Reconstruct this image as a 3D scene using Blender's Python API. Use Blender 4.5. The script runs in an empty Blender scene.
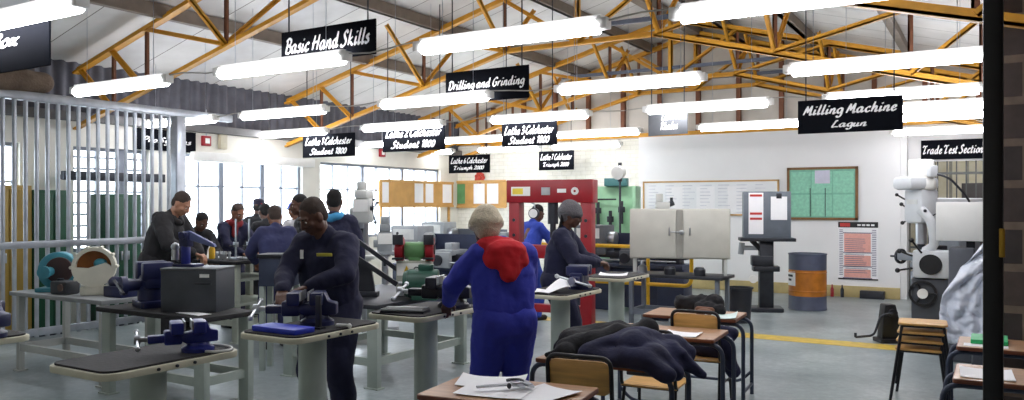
import bpy, bmesh, math, random
from mathutils import Vector, Matrix, Euler
random.seed(7)
R = math.radians
S = bpy.context.scene
C = S.collection
# ---------------------------------------------------------------- camera, sky, exposure
PSI = R(31.0); sP, cP = math.sin(PSI), math.cos(PSI); FPX = 800.0; HOR = 205.0; EYE = 1.65
cam_d = bpy.data.cameras.new('camera'); cam = bpy.data.objects.new('camera', cam_d); C.objects.link(cam)
cam.location = (0, 0, EYE); cam.rotation_euler = (R(90), 0, PSI)
cam_d.sensor_width = 36; cam_d.lens = FPX/1024*36; cam_d.shift_y = 5/1024; cam_d.clip_start = .05
S.camera = cam
S.view_settings.view_transform = 'Standard'; S.view_settings.look = 'None'
S.view_settings.exposure = 1.75; S.view_settings.gamma = 1; S.view_settings.use_curve_mapping = False
w = bpy.data.worlds.new('overcast_sky'); S.world = w; w.use_nodes = True
bg = w.node_tree.nodes['Background']; bg.inputs[0].default_value = (.80, .90, 1, 1); bg.inputs[1].default_value = 3.2
LAMP = 8.4                                             # strength of the fluorescent tubes
# ---------------------------------------------------------------- picture measurements to world points
def ray(px):
    u = (px-512)/FPX; return (-sP+u*cP, cP+u*sP)       # X and Y per metre of depth
def gp(px, py, h=0.0):                                 # point at height h seen at the pixel
    Z = (EYE-h)*FPX/(py-HOR); a = ray(px); return Vector((a[0]*Z, a[1]*Z, h))
def onY(px, Y): a = ray(px); return a[0]/a[1]*Y
def dep(X, Y): return -sP*X+cP*Y
def zat(py, X, Y): return EYE+(HOR-py)/FPX*dep(X, Y)
def atZ(px, Z): a = ray(px); return a[0]*Z, a[1]*Z
# ---------------------------------------------------------------- materials
def lin(c): return tuple((v/255/12.92 if v/255 <= .04045 else ((v/255+.055)/1.055)**2.4) for v in c)
MATS = {}
def M(name, rgb, rough=.5, metal=0, var=.12, scale=6, bump=0, bscale=40, emit=0, coat=0, trans=0, alpha=1, rgb2=None, stretch=None):
    if name in MATS: return MATS[name]
    m = bpy.data.materials.new(name); m.use_nodes = True; nt = m.node_tree; N = nt.nodes; L = nt.links
    p = N['Principled BSDF']; c = lin(rgb)
    p.inputs['Roughness'].default_value = rough; p.inputs['Metallic'].default_value = metal
    p.inputs['Coat Weight'].default_value = coat; p.inputs['Transmission Weight'].default_value = trans
    p.inputs['Alpha'].default_value = alpha
    tc = N.new('ShaderNodeTexCoord'); mp = N.new('ShaderNodeMapping')
    L.new(tc.outputs['Object'], mp.inputs[0])
    if stretch: mp.inputs['Scale'].default_value = stretch
    n = N.new('ShaderNodeTexNoise'); n.inputs['Scale'].default_value = scale; n.inputs['Detail'].default_value = 5
    L.new(mp.outputs[0], n.inputs[0])
    r = N.new('ShaderNodeValToRGB'); r.color_ramp.elements[0].position = .3; r.color_ramp.elements[1].position = .7
    c2 = lin(rgb2) if rgb2 else tuple(min(1, v*(1+var)) for v in c)
    c1 = c if rgb2 else tuple(v*(1-var) for v in c)
    r.color_ramp.elements[0].color = (*c1, 1); r.color_ramp.elements[1].color = (*c2, 1)
    L.new(n.outputs[0], r.inputs[0]); L.new(r.outputs[0], p.inputs['Base Color'])
    if bump:
        n2 = N.new('ShaderNodeTexNoise'); n2.inputs['Scale'].default_value = bscale; n2.inputs['Detail'].default_value = 3
        L.new(mp.outputs[0], n2.inputs[0]); b = N.new('ShaderNodeBump'); b.inputs['Strength'].default_value = bump
        b.inputs['Distance'].default_value = .02
        L.new(n2.outputs[0], b.inputs['Height']); L.new(b.outputs[0], p.inputs['Normal'])
    if emit:
        p.inputs['Emission Color'].default_value = (*c, 1); p.inputs['Emission Strength'].default_value = emit
    MATS[name] = m; return m
def brick_mat(name, c1, c2, mortar, bw, bh, ms, vec, rough=.8, bump=.4):
    m = bpy.data.materials.new(name); m.use_nodes = True; nt = m.node_tree; N = nt.nodes; L = nt.links
    p = N['Principled BSDF']; p.inputs['Roughness'].default_value = rough
    tc = N.new('ShaderNodeTexCoord'); sx = N.new('ShaderNodeSeparateXYZ'); cx = N.new('ShaderNodeCombineXYZ')
    L.new(tc.outputs['Object'], sx.inputs[0]); L.new(sx.outputs[vec], cx.inputs[0]); L.new(sx.outputs['Z'], cx.inputs[1])
    b = N.new('ShaderNodeTexBrick'); b.inputs['Color1'].default_value = (*lin(c1), 1); b.inputs['Color2'].default_value = (*lin(c2), 1)
    b.inputs['Mortar'].default_value = (*lin(mortar), 1); b.inputs['Scale'].default_value = 1
    b.inputs['Brick Width'].default_value = bw; b.inputs['Row Height'].default_value = bh; b.inputs['Mortar Size'].default_value = ms
    L.new(cx.outputs[0], b.inputs[0])
    n = N.new('ShaderNodeTexNoise'); n.inputs['Scale'].default_value = 9; L.new(tc.outputs['Object'], n.inputs[0])
    mx = N.new('ShaderNodeMixRGB'); mx.blend_type = 'OVERLAY'; mx.inputs[0].default_value = .35
    L.new(b.outputs[0], mx.inputs[1]); L.new(n.outputs[0], mx.inputs[2]); L.new(mx.outputs[0], p.inputs['Base Color'])
    bu = N.new('ShaderNodeBump'); bu.inputs['Strength'].default_value = bump; bu.inputs['Distance'].default_value = .01; bu.invert = True
    L.new(b.outputs['Fac'], bu.inputs['Height']); L.new(bu.outputs[0], p.inputs['Normal'])
    MATS[name] = m; return m
# ---------------------------------------------------------------- mesh builder
def rrect(w, d, r, n=5):
    out = []
    for cx, cy, a0 in ((w/2-r, d/2-r, 0), (-w/2+r, d/2-r, 90), (-w/2+r, -d/2+r, 180), (w/2-r, -d/2+r, 270)):
        for i in range(n+1):
            a = R(a0+90*i/n); out.append((cx+r*math.cos(a), cy+r*math.sin(a)))
    return out
def zrot(a, b):
    d = (Vector(b)-Vector(a)); return d.to_track_quat('Z', 'Y').to_matrix().to_4x4()
class MB:
    def __init__(s): s.bm = bmesh.new()
    def merge(s, t, mx=None):
        if mx is not None: bmesh.ops.transform(t, matrix=mx, verts=t.verts)
        me = bpy.data.meshes.new('t'); t.to_mesh(me); t.free(); s.bm.from_mesh(me); bpy.data.meshes.remove(me); return s
    def box(s, x0, x1, y0, y1, z0, z1, bev=0, mx=None):
        t = bmesh.new(); bmesh.ops.create_cube(t, size=1)
        bmesh.ops.scale(t, vec=(x1-x0, y1-y0, z1-z0), verts=t.verts)
        bmesh.ops.translate(t, vec=((x0+x1)/2, (y0+y1)/2, (z0+z1)/2), verts=t.verts)
        if bev: bmesh.ops.bevel(t, geom=t.edges[:], offset=bev, segments=2, profile=.5, affect='EDGES')
        return s.merge(t, mx)
    def cyl(s, a, b, r, r2=None, n=16, bev=0):
        a, b = Vector(a), Vector(b); t = bmesh.new()
        bmesh.ops.create_cone(t, cap_ends=True, segments=n, radius1=r, radius2=r if r2 is None else r2, depth=(b-a).length)
        if bev: bmesh.ops.bevel(t, geom=[e for e in t.edges if len(e.link_faces) == 2 and any(len(f.verts) > 4 for f in e.link_faces)], offset=bev, segments=2, profile=.5, affect='EDGES')
        return s.merge(t, Matrix.Translation((a+b)/2) @ zrot(a, b))
    def bar(s, a, b, w, h, up=(0, 0, 1)):             # rectangular bar from a to b
        a, b = Vector(a), Vector(b); d = (b-a).normalized(); up = Vector(up)
        x = d.cross(up)
        if x.length < 1e-4: x = d.cross(Vector((1, 0, 0)))
        x.normalize(); y = x.cross(d)
        m = Matrix((x, y, d)).transposed().to_4x4(); L = (b-a).length
        return s.box(-w/2, w/2, -h/2, h/2, -L/2, L/2, 0, Matrix.Translation((a+b)/2) @ m)
    def angle(s, a, b, w, t, up=(0, 0, 1)):           # rolled angle section
        a, b = Vector(a), Vector(b); d = (b-a).normalized(); up = Vector(up); x = d.cross(up)
        if x.length < 1e-4: x = Vector((0, 1, 0))
        x.normalize(); y = x.cross(d); m = Matrix((x, y, d)).transposed().to_4x4(); L = (b-a).length; T = Matrix.Translation((a+b)/2) @ m
        s.box(-w/2, w/2, -w/2, -w/2+t, -L/2, L/2, 0, T); return s.box(-w/2, -w/2+t, -w/2, w/2, -L/2, L/2, 0, T)
    def tube(s, pts, r, n=8, closed=False):
        P = [Vector(p) for p in pts]; t = bmesh.new(); rings = []; N = len(P); prev = None
        for i, p in enumerate(P):
            if closed: d = P[(i+1) % N]-P[i-1]
            else: d = P[min(i+1, N-1)]-P[max(i-1, 0)]
            d.normalize()
            if prev is None:
                x = d.orthogonal().normalized()
            else:
                x = prev-d*prev.dot(d); x.normalize()
            prev = x; y = d.cross(x); rr = r[i] if isinstance(r, (list, tuple)) else r
            rings.append([t.verts.new(p+(x*math.cos(2*math.pi*k/n)+y*math.sin(2*math.pi*k/n))*rr) for k in range(n)])
        for i in range(N if closed else N-1):
            A, B = rings[i], rings[(i+1) % N]
            for k in range(n): t.faces.new((A[k], A[(k+1) % n], B[(k+1) % n], B[k]))
        if not closed: t.faces.new(rings[0][::-1]); t.faces.new(rings[-1])
        bmesh.ops.recalc_face_normals(t, faces=t.faces[:])
        return s.merge(t)
    def lathe(s, prof, n=24, mx=None):                # profile (r, z) turned about Z
        t = bmesh.new(); rings = []
        for r, z in prof:
            rings.append([t.verts.new((r*math.cos(2*math.pi*k/n), r*math.sin(2*math.pi*k/n), z)) for k in range(n)] if r > 1e-5 else [t.verts.new((0, 0, z))])
        for A, B in zip(rings, rings[1:]):
            for k in range(n):
                if len(A) == 1 and len(B) == 1: continue
                if len(A) == 1: t.faces.new((A[0], B[k], B[(k+1) % n]))
                elif len(B) == 1: t.faces.new((A[k], A[(k+1) % n], B[0]))
                else: t.faces.new((A[k], A[(k+1) % n], B[(k+1) % n], B[k]))
        if len(rings[0]) > 1 and prof[0] != prof[-1]: t.faces.new(rings[0][::-1])
        if len(rings[-1]) > 1 and prof[0] != prof[-1]: t.faces.new(rings[-1])
        bmesh.ops.recalc_face_normals(t, faces=t.faces[:])
        return s.merge(t, mx)
    def prism(s, poly, z0, z1, mx=None, bev=0):
        t = bmesh.new(); a = [t.verts.new((x, y, z0)) for x, y in poly]; b = [t.verts.new((x, y, z1)) for x, y in poly]; n = len(poly)
        t.faces.new(a[::-1]); t.faces.new(b)
        for k in range(n): t.faces.new((a[k], a[(k+1) % n], b[(k+1) % n], b[k]))
        bmesh.ops.recalc_face_normals(t, faces=t.faces[:])
        if bev: bmesh.ops.bevel(t, geom=t.edges[:], offset=bev, segments=2, profile=.5, affect='EDGES')
        return s.merge(t, mx)
    def sph(s, c, r, mx=None, u=16, v=10):
        r = (r, r, r) if not hasattr(r, '__len__') else r
        t = bmesh.new(); bmesh.ops.create_uvsphere(t, u_segments=u, v_segments=v, radius=1)
        bmesh.ops.scale(t, vec=r, verts=t.verts)
        m = Matrix.Translation(Vector(c)) if mx is None else mx @ Matrix.Translation(Vector(c))
        return s.merge(t, m)
    def cap(s, a, b, ra, rb, n=14):                   # tapered capsule
        a, b = Vector(a), Vector(b); L = (b-a).length; pr = []
        if L < 1e-5: return s.sph(a, max(ra, rb))
        for i in range(7): t = -math.pi/2+math.pi/2*i/6; pr.append((ra*math.cos(t), ra*math.sin(t)))
        for i in range(7): t = math.pi/2*i/6; pr.append((rb*math.cos(t), L+rb*math.sin(t)))
        pr[0] = (0, -ra); pr[-1] = (0, L+rb)
        return s.lathe(pr, n, Matrix.Translation(a) @ zrot(a, b))
    def grid(s, f, nu, nv, thick=0):                  # sheet f(u, v) with optional thickness
        t = bmesh.new(); V = [[t.verts.new(f(i/nu, j/nv)) for j in range(nv+1)] for i in range(nu+1)]
        for i in range(nu):
            for j in range(nv): t.faces.new((V[i][j], V[i+1][j], V[i+1][j+1], V[i][j+1]))
        bmesh.ops.recalc_face_normals(t, faces=t.faces[:])
        if thick: bmesh.ops.solidify(t, geom=t.faces[:], thickness=thick)
        return s.merge(t)
    def mv(s, mx): bmesh.ops.transform(s.bm, matrix=mx, verts=s.bm.verts); return s
    def mesh(s, name, m, ang=35):
        me = bpy.data.meshes.new(name); s.bm.to_mesh(me); s.bm.free()
        me.polygons.foreach_set('use_smooth', [True]*len(me.polygons))
        if ang < 180: me.set_sharp_from_angle(angle=R(ang))
        if m: me.materials.append(m)
        return me
    def obj(s, name, m, parent=None, label=None, ang=35):
        o = bpy.data.objects.new(name, s.mesh(name, m, ang)); C.objects.link(o)
        if parent: o.parent = parent
        if label: o['label'] = label
        return o
def B(*a, **k): return MB().box(*a, **k)
def thing(name, label, cat, loc=(0, 0, 0), rz=0, group=None):
    o = bpy.data.objects.new(name, None); C.objects.link(o); o.empty_display_size = .1
    o.location = loc; o.rotation_euler = (0, 0, rz); return tag(o, label, cat, group)
def tag(o, label, cat, group=None):
    o['label'] = label; o['category'] = cat
    if group: o['group'] = group
    elif 'group' in o: del o['group']
    return o
KIDS = {}
def kids(o): return [c for c in C.objects if c.parent == o]
def tree(o, parent=None):
    c = o.copy(); C.objects.link(c)
    if parent: c.parent = parent
    for k in kids(o): tree(k, c)
    return c
def dup(o, loc, rz, label, group=None):
    c = tree(o); c.location = loc; c.rotation_euler = (0, 0, rz); c['label'] = label
    if group: c['group'] = group
    return c
def st(name, mb, m, parent=None, ang=35):
    o = mb.obj(name, m, parent, None, ang)
    if not parent: o['kind'] = 'structure'
    return o
def remesh(mb, name, m, parent, voxel, smooth=4, label=None, disp=None):
    o = bpy.data.objects.new(name, mb.mesh(name, m, 180)); C.objects.link(o)
    r = o.modifiers.new('r', 'REMESH'); r.mode = 'VOXEL'; r.voxel_size = voxel
    k = o.modifiers.new('s', 'SMOOTH'); k.iterations = smooth; k.factor = .5
    if disp:
        tx = bpy.data.textures.new('fold', 'MARBLE' if len(disp) > 2 else 'CLOUDS'); tx.noise_scale = disp[1]
        if len(disp) > 2: tx.turbulence = disp[2]; tx.noise_depth = 1
        else: tx.noise_depth = 2
        d = o.modifiers.new('d', 'DISPLACE'); d.texture = tx; d.strength = disp[0]; d.mid_level = .5; d.texture_coords = 'LOCAL'
    dg = bpy.context.evaluated_depsgraph_get(); me = bpy.data.meshes.new_from_object(o.evaluated_get(dg))
    me.name = name; old = o.data; o.modifiers.clear(); o.data = me; bpy.data.meshes.remove(old)
    if not me.materials: me.materials.append(m)
    me.polygons.foreach_set('use_smooth', [True]*len(me.polygons))
    if parent: o.parent = parent
    if label: o['label'] = label
    return o
def text(s, m, parent, loc, width, height, rx=90, rz=0, shear=.25, bold=.012, name='lettering', ext=.002):
    cu = bpy.data.curves.new('t', 'FONT'); cu.body = s; cu.size = 1; cu.shear = shear; cu.offset = bold; cu.extrude = .01; cu.space_character = .93
    cu.align_x = 'CENTER'; cu.align_y = 'CENTER'; cu.resolution_u = 3
    o = bpy.data.objects.new('t', cu); C.objects.link(o)
    dg = bpy.context.evaluated_depsgraph_get(); me = bpy.data.meshes.new_from_object(o.evaluated_get(dg))
    bpy.data.objects.remove(o); bpy.data.curves.remove(cu)
    xs = [v.co.x for v in me.vertices]; ys = [v.co.y for v in me.vertices]
    sx = width/(max(xs)-min(xs)); sy = height/(max(ys)-min(ys)) if height else sx
    cx, cy = (max(xs)+min(xs))/2, (max(ys)+min(ys))/2
    for v in me.vertices: v.co = ((v.co.x-cx)*sx, (v.co.y-cy)*sy, v.co.z/.01*ext)
    me.materials.clear(); me.materials.append(m); me.name = name
    q = bpy.data.objects.new(name, me); C.objects.link(q); q.parent = parent; q.location = loc; q.rotation_euler = (R(rx), 0, R(rz)); return q

# brush lettering: every glyph is a few strokes swept with a slanted nib
GLY = {
'a': [[(.85,.85),(.5,1),(.12,.65),(.1,.2),(.32,0),(.6,.25),(.86,1)],[(.86,1),(.74,.3),(.84,.02),(1.1,.25)]],
'b': [[(.3,1.9),(.12,.2),(.4,0),(.75,.3),(.75,.75),(.5,.95),(.2,.6)]],
'c': [[(.75,.8),(.55,1),(.15,.65),(.12,.2),(.4,0),(.8,.25)]],
'd': [[(.8,.8),(.5,1),(.12,.65),(.1,.2),(.32,0),(.62,.3),(.95,1.9)],[(.95,1.9),(.75,.3),(.85,.02),(1.1,.25)]],
'e': [[(.15,.45),(.6,.65),(.62,.95),(.35,.95),(.12,.5),(.2,.08),(.45,0),(.8,.3)]],
'g': [[(.85,.85),(.5,1),(.12,.65),(.15,.2),(.4,.05),(.7,.4),(.86,1)],[(.86,1),(.7,-.4),(.3,-.75),(0,-.5)]],
'h': [[(.4,1.9),(.05,0)],[(.12,.4),(.5,1),(.72,.8),(.62,.15),(.75,0),(1,.25)]],
'i': [[(.25,1),(.1,.2),(.2,0),(.5,.3)],[(.33,1.45),(.36,1.5),(.42,1.42)]],
'k': [[(.4,1.9),(.05,0)],[(.8,1),(.2,.5),(.5,.3),(.8,0),(1,.1)]],
'l': [[(.42,1.9),(.12,.25),(.22,0),(.5,.25)]],
'm': [[(.2,1),(.02,0)],[(.12,.5),(.42,1),(.56,.8),(.44,0)],[(.54,.5),(.85,1),(1,.8),(.9,.1),(1.02,0),(1.25,.25)]],
'n': [[(.2,1),(.02,0)],[(.12,.5),(.5,1),(.68,.8),(.58,.12),(.72,0),(.95,.25)]],
'o': [[(.5,1),(.12,.65),(.12,.2),(.38,0),(.72,.3),(.72,.8),(.5,1),(.4,.9)]],
'p': [[(.25,1),(-.1,-.8)],[(.15,.6),(.5,1),(.78,.75),(.65,.2),(.35,0),(.1,.2)]],
'r': [[(.2,1),(.02,0)],[(.1,.5),(.4,.95),(.68,.9)]],
's': [[(.62,.85),(.4,1),(.2,.75),(.5,.45),(.5,.12),(.2,0),(-.02,.15)]],
't': [[(.4,1.6),(.12,.25),(.25,0),(.55,.25)],[(.05,1.05),(.65,1.12)]],
'u': [[(.2,1),(.08,.25),(.3,0),(.6,.35),(.75,1)],[(.75,1),(.65,.2),(.78,0),(1,.25)]],
'x': [[(.1,.95),(.35,.8),(.5,.15),(.8,.05)],[(.85,1),(.0,0)]],
'y': [[(.2,1),(.1,.35),(.3,.05),(.6,.4),(.75,1)],[(.75,1),(.55,-.4),(.2,-.75),(-.05,-.5)]],
'A': [[(0,0),(.75,1.8),(.95,0)],[(.2,.6),(1,.7)]],
'B': [[(.35,1.7),(.1,0)],[(0,1.5),(.5,1.85),(1,1.6),(.85,1.1),(.4,.95),(.95,.8),(1,.25),(.55,-.02),(.05,.1)]],
'C': [[(1.1,1.5),(.85,1.8),(.3,1.3),(.1,.5),(.4,0),(.8,.1),(1.05,.45)]],
'D': [[(.35,1.7),(.1,0)],[(-.05,1.5),(.4,1.85),(1.05,1.5),(1.1,.7),(.6,.05),(.0,.05)]],
'G': [[(1.1,1.5),(.85,1.8),(.3,1.35),(.1,.5),(.4,0),(.85,.2),(1,.75)],[(.6,.8),(1.15,.85)]],
'H': [[(.4,1.8),(.05,0)],[(1.25,1.85),(.9,0)],[(-.05,.8),(.6,.95),(1.3,.95)]],
'L': [[(.75,1.6),(.55,1.85),(.4,1.3),(.1,.05),(.6,.1),(1.05,.05)]],
'M': [[(0,0),(.5,1.75)],[(.5,1.75),(.6,.4)],[(.6,.4),(1.2,1.8)],[(1.2,1.8),(1.05,.15),(1.2,0),(1.4,.2)]],
'P': [[(.4,1.7),(.05,-.1)],[(-.05,1.4),(.5,1.85),(1.05,1.6),(.9,1),(.35,.8)]],
'R': [[(.4,1.7),(.05,-.1)],[(-.05,1.4),(.5,1.85),(1,1.6),(.85,1.1),(.4,.9),(.8,.3),(1.15,0)]],
'S': [[(1,1.5),(.75,1.85),(.4,1.5),(.5,1.05),(.75,.6),(.55,.1),(.1,-.05),(-.2,.2)]],
'T': [[(-.1,1.4),(.1,1.8),(.6,1.65),(1.15,1.85)],[(.65,1.7),(.35,.5),(.25,.05),(.6,.1),(.8,.35)]],
'W': [[(.1,1.8),(.2,0),(.75,1.4),(.8,0),(1.4,1.8)]],
'1': [[(.1,1.35),(.5,1.75),(.25,0)]],
'2': [[(.1,1.3),(.4,1.75),(.8,1.4),(.4,.6),(0,.05),(.45,.12),(.85,.05)]],
'3': [[(.15,1.5),(.5,1.75),(.8,1.4),(.4,.95),(.75,.6),(.5,.05),(.02,.15)]],
'6': [[(.75,1.7),(.3,1.2),(.08,.4),(.35,0),(.7,.35),(.6,.85),(.15,.55)]],
'7': [[(.1,1.6),(.85,1.7),(.45,.9),(.2,0)]],
'8': [[(.7,1.55),(.45,1.75),(.25,1.35),(.65,.65),(.5,.05),(.12,.2),(.25,.75),(.7,1.2),(.72,1.55)]],
'0': [[(.5,1.7),(.15,1.1),(.12,.3),(.38,0),(.72,.5),(.75,1.3),(.5,1.7)]],
"'": [[(.3,1.8),(.2,1.4)]],
}
def brush(s, m, parent, loc, width, height, w=.19, shear=.16, rz=0, name='lettering'):
    t = bmesh.new(); cx = 0; lay = 0
    for ch in s:
        if ch == ' ': cx += .5; continue
        mxx = 0
        for st_ in GLY[ch]:
            P = [Vector((x, y, 0)) for x, y in st_]; mxx = max(mxx, max(p.x for p in P)); pts = []; lay = (lay+1) % 3
            Q = [2*P[0]-P[1]]+P+[2*P[-1]-P[-2]]; nn = 5 if len(P) > 2 else 3
            for i in range(1, len(Q)-2):
                for k in range(nn):
                    u = k/nn; a, b, c, d = Q[i-1:i+3]
                    pts.append(.5*((2*b)+(c-a)*u+(2*a-5*b+4*c-d)*u*u+(3*b-a-3*c+d)*u**3))
            pts.append(P[-1]); n = len(pts); L = []; Rr = []
            for i, p in enumerate(pts):
                dd = (pts[min(i+1, n-1)]-pts[max(i-1, 0)]).normalized(); ang = math.atan2(dd.y, dd.x)
                ww = w*(.55+.45*abs(math.sin(ang-.6)))*(1 if 0 < i < n-1 else .7); nv = Vector((-dd.y, dd.x, 0))*ww
                for side, arr in ((p+nv, L), (p-nv, Rr)): arr.append(t.verts.new((cx+side.x+shear*side.y, side.y, lay)))
            for i in range(n-1): t.faces.new((L[i], Rr[i], Rr[i+1], L[i+1]))
        cx += mxx+.16
    for f in t.faces:
        f.normal_update()
        if f.normal.z < 0: f.normal_flip()
    xs = [v.co.x for v in t.verts]; ys = [v.co.y for v in t.verts]; sx = width/(max(xs)-min(xs)); sy = height/(max(ys)-min(ys)); mx, my = (max(xs)+min(xs))/2, (max(ys)+min(ys))/2
    for v in t.verts: v.co = ((v.co.x-mx)*sx, (v.co.y-my)*sy, .0012+.0006*v.co.z)
    me = bpy.data.meshes.new(name); t.to_mesh(me); t.free(); me.materials.append(m)
    q = bpy.data.objects.new(name, me); C.objects.link(q); q.parent = parent; q.location = loc; q.rotation_euler = (R(90), 0, R(rz)); return q
def bend(p, rad=.06, n=6):                            # polyline with rounded corners
    P = [Vector(q) for q in p]; out = [P[0]]
    for a, b, c in zip(P, P[1:], P[2:]):
        d1 = (a-b); d2 = (c-b); r = min(rad, d1.length*.49, d2.length*.49); s0 = b+d1.normalized()*r; s1 = b+d2.normalized()*r
        for i in range(n+1):
            t = i/n; out.append((1-t)**2*s0+2*t*(1-t)*b+t*t*s1)
    return out+[P[-1]]
# palette
white = M('white_paint', (236, 236, 232), .6, var=.03)
paper = M('paper', (244, 244, 246), .7, var=.02)
galv = M('galvanised_steel', (176, 182, 190), .38, .55, .12, 8)
steel = M('bright_steel', (190, 193, 198), .28, .9, .1)
dsteel = M('dark_steel', (58, 60, 66), .45, .6, .2)
black = M('black_paint', (22, 22, 25), .45, var=.2)
rubber = M('black_rubber', (30, 29, 31), .75, var=.25, bump=.15)
cream = M('cream_edge', (205, 202, 180), .55, var=.08)
palegreen = M('pale_green_paint', (168, 178, 170), .5, var=.08)
vblue = M('vise_blue_paint', (32, 42, 124), .35, var=.15)
dblue = M('dark_blue_paint', (30, 36, 78), .4, var=.2)
navy = M('navy_machine_paint', (52, 60, 84), .45, var=.15)
mgrey = M('machine_grey', (150, 156, 160), .45, var=.1)
lgrey = M('light_grey_paint', (196, 198, 194), .5, var=.06, scale=3)
boxgrey = M('dark_grey_paint', (62, 66, 72), .5, var=.12)
mgreen = M('machine_green', (34, 76, 62), .45, var=.2)
lgreen = M('light_green_paint', (158, 206, 166), .5, var=.1)
redp = M('red_paint', (150, 22, 34), .4, var=.12)
yell = M('yellow_paint', (226, 178, 36), .45, var=.12)
wood = M('plywood', (206, 160, 92), .45, var=.18, scale=5, stretch=(1, 9, 9))
deskwood = M('desk_top', (172, 132, 98), .4, var=.15, scale=4, stretch=(1, 8, 8))
deskedge = M('desk_edge', (112, 62, 40), .5, var=.15)
tubem = M('blue_grey_tube', (58, 66, 84), .35, .3, .12)
tubeb = M('black_tube', (26, 27, 32), .4, .2, .15)
signm = M('sign_black', (15, 17, 23), .9, var=.1); signm.node_tree.nodes['Principled BSDF'].inputs['Specular IOR Level'].default_value = .08
letter = M('white_lettering', (245, 245, 245), .6, var=.01)
# ================================================================ THE SETTING
XL, XR, YB, YF, RIDGE = -10.8, .8, 15.5, -1.5, -5.0
def roofz(x): return 3.63+.268*(5.8-abs(x-RIDGE))
def lowz(x): return min(roofz(x)-.93, 3.93)
def floor_mat():
    m = bpy.data.materials.new('worn_grey_floor'); m.use_nodes = True; nt = m.node_tree; N = nt.nodes; L = nt.links; p = N['Principled BSDF']
    tc = N.new('ShaderNodeTexCoord')
    a = N.new('ShaderNodeTexNoise'); a.inputs['Scale'].default_value = .9; a.inputs['Detail'].default_value = 8; a.inputs['Roughness'].default_value = .65
    b = N.new('ShaderNodeTexNoise'); b.inputs['Scale'].default_value = 14; b.inputs['Detail'].default_value = 6; b.inputs['Roughness'].default_value = .7
    L.new(tc.outputs['Object'], a.inputs[0]); L.new(tc.outputs['Object'], b.inputs[0])
    mx = N.new('ShaderNodeMixRGB'); mx.inputs[0].default_value = .45; L.new(a.outputs[0], mx.inputs[1]); L.new(b.outputs[0], mx.inputs[2])
    r = N.new('ShaderNodeValToRGB'); E = r.color_ramp.elements; E[0].position = .33; E[1].position = .68
    E[0].color = (*lin((100, 110, 114)), 1); E[1].color = (*lin((182, 190, 190)), 1); e = E.new(.5); e.color = (*lin((140, 150, 152)), 1)
    L.new(mx.outputs[0], r.inputs[0]); L.new(r.outputs[0], p.inputs['Base Color'])
    rr = N.new('ShaderNodeMapRange'); rr.inputs['To Min'].default_value = .22; rr.inputs['To Max'].default_value = .5
    L.new(b.outputs[0], rr.inputs[0]); L.new(rr.outputs[0], p.inputs['Roughness'])
    return m
def roof_mat():
    m = bpy.data.materials.new('white_roof_lining'); m.use_nodes = True; nt = m.node_tree; N = nt.nodes; L = nt.links; p = N['Principled BSDF']; p.inputs['Roughness'].default_value = .6
    tc = N.new('ShaderNodeTexCoord'); b = N.new('ShaderNodeTexBrick'); L.new(tc.outputs['Object'], b.inputs[0])
    b.inputs['Color1'].default_value = (*lin((214, 212, 208)), 1); b.inputs['Color2'].default_value = (*lin((200, 199, 198)), 1); b.inputs['Mortar'].default_value = (*lin((96, 90, 84)), 1)
    b.inputs['Scale'].default_value = 1; b.inputs['Brick Width'].default_value = 30; b.inputs['Row Height'].default_value = .72; b.inputs['Mortar Size'].default_value = .007
    n = N.new('ShaderNodeTexNoise'); n.inputs['Scale'].default_value = 3; n.inputs['Detail'].default_value = 6; L.new(tc.outputs['Object'], n.inputs[0])
    mx = N.new('ShaderNodeMixRGB'); mx.blend_type = 'SOFT_LIGHT'; mx.inputs[0].default_value = .5
    L.new(b.outputs[0], mx.inputs[1]); L.new(n.outputs[0], mx.inputs[2]); L.new(mx.outputs[0], p.inputs['Base Color']); return m
def glass_mat():
    m = bpy.data.materials.new('window_glass'); m.use_nodes = True; nt = m.node_tree; N = nt.nodes; L = nt.links
    t = N.new('ShaderNodeBsdfTransparent'); g = N.new('ShaderNodeBsdfGlossy'); g.inputs['Roughness'].default_value = .05
    n = N.new('ShaderNodeTexNoise'); n.inputs['Scale'].default_value = 2
    r = N.new('ShaderNodeMapRange'); r.inputs['To Min'].default_value = .04; r.inputs['To Max'].default_value = .12; L.new(n.outputs[0], r.inputs[0])
    x = N.new('ShaderNodeMixShader'); L.new(r.outputs[0], x.inputs[0]); L.new(t.outputs[0], x.inputs[1]); L.new(g.outputs[0], x.inputs[2])
    L.new(x.outputs[0], N['Material Output'].inputs[0]); return m
glass = glass_mat()
wallw = M('white_wall', (238, 238, 238), .7, var=.02, scale=2)
wallc = brick_mat('cream_painted_brick', (232, 230, 218), (226, 224, 212), (214, 212, 200), .23, .085, .006, 'X', .7, .15)
walll = M('left_wall_plaster', (226, 224, 214), .7, var=.04, scale=3)
clad = M('grey_asbestos_cladding', (92, 92, 100), .8, var=.2, scale=5)
truy = M('orange_yellow_steel', (206, 146, 36), .5, var=.14, scale=7)
rust = M('rust_brown_steel', (112, 66, 40), .6, var=.2, scale=8)
purl = M('grey_purlin_steel', (128, 116, 104), .55, .2, .12)
winf = M('grey_window_frame', (132, 138, 150), .5, var=.08)
blockm = brick_mat('brown_grey_block', (88, 76, 72), (66, 60, 60), (124, 108, 96), .42, .3, .03, 'X', .85, .6)

st('floor', B(-12, 3, YF, 20, -.2, 0), floor_mat())
fl = M('yellow_floor_line', (206, 176, 72), .45, var=.18, scale=10)
st('trim_1', MB().box(-3.4, .7, 10.02, 10.38, 0, .003).box(-9, -4.2, 10.05, 10.35, 0, .003), fl)
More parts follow.
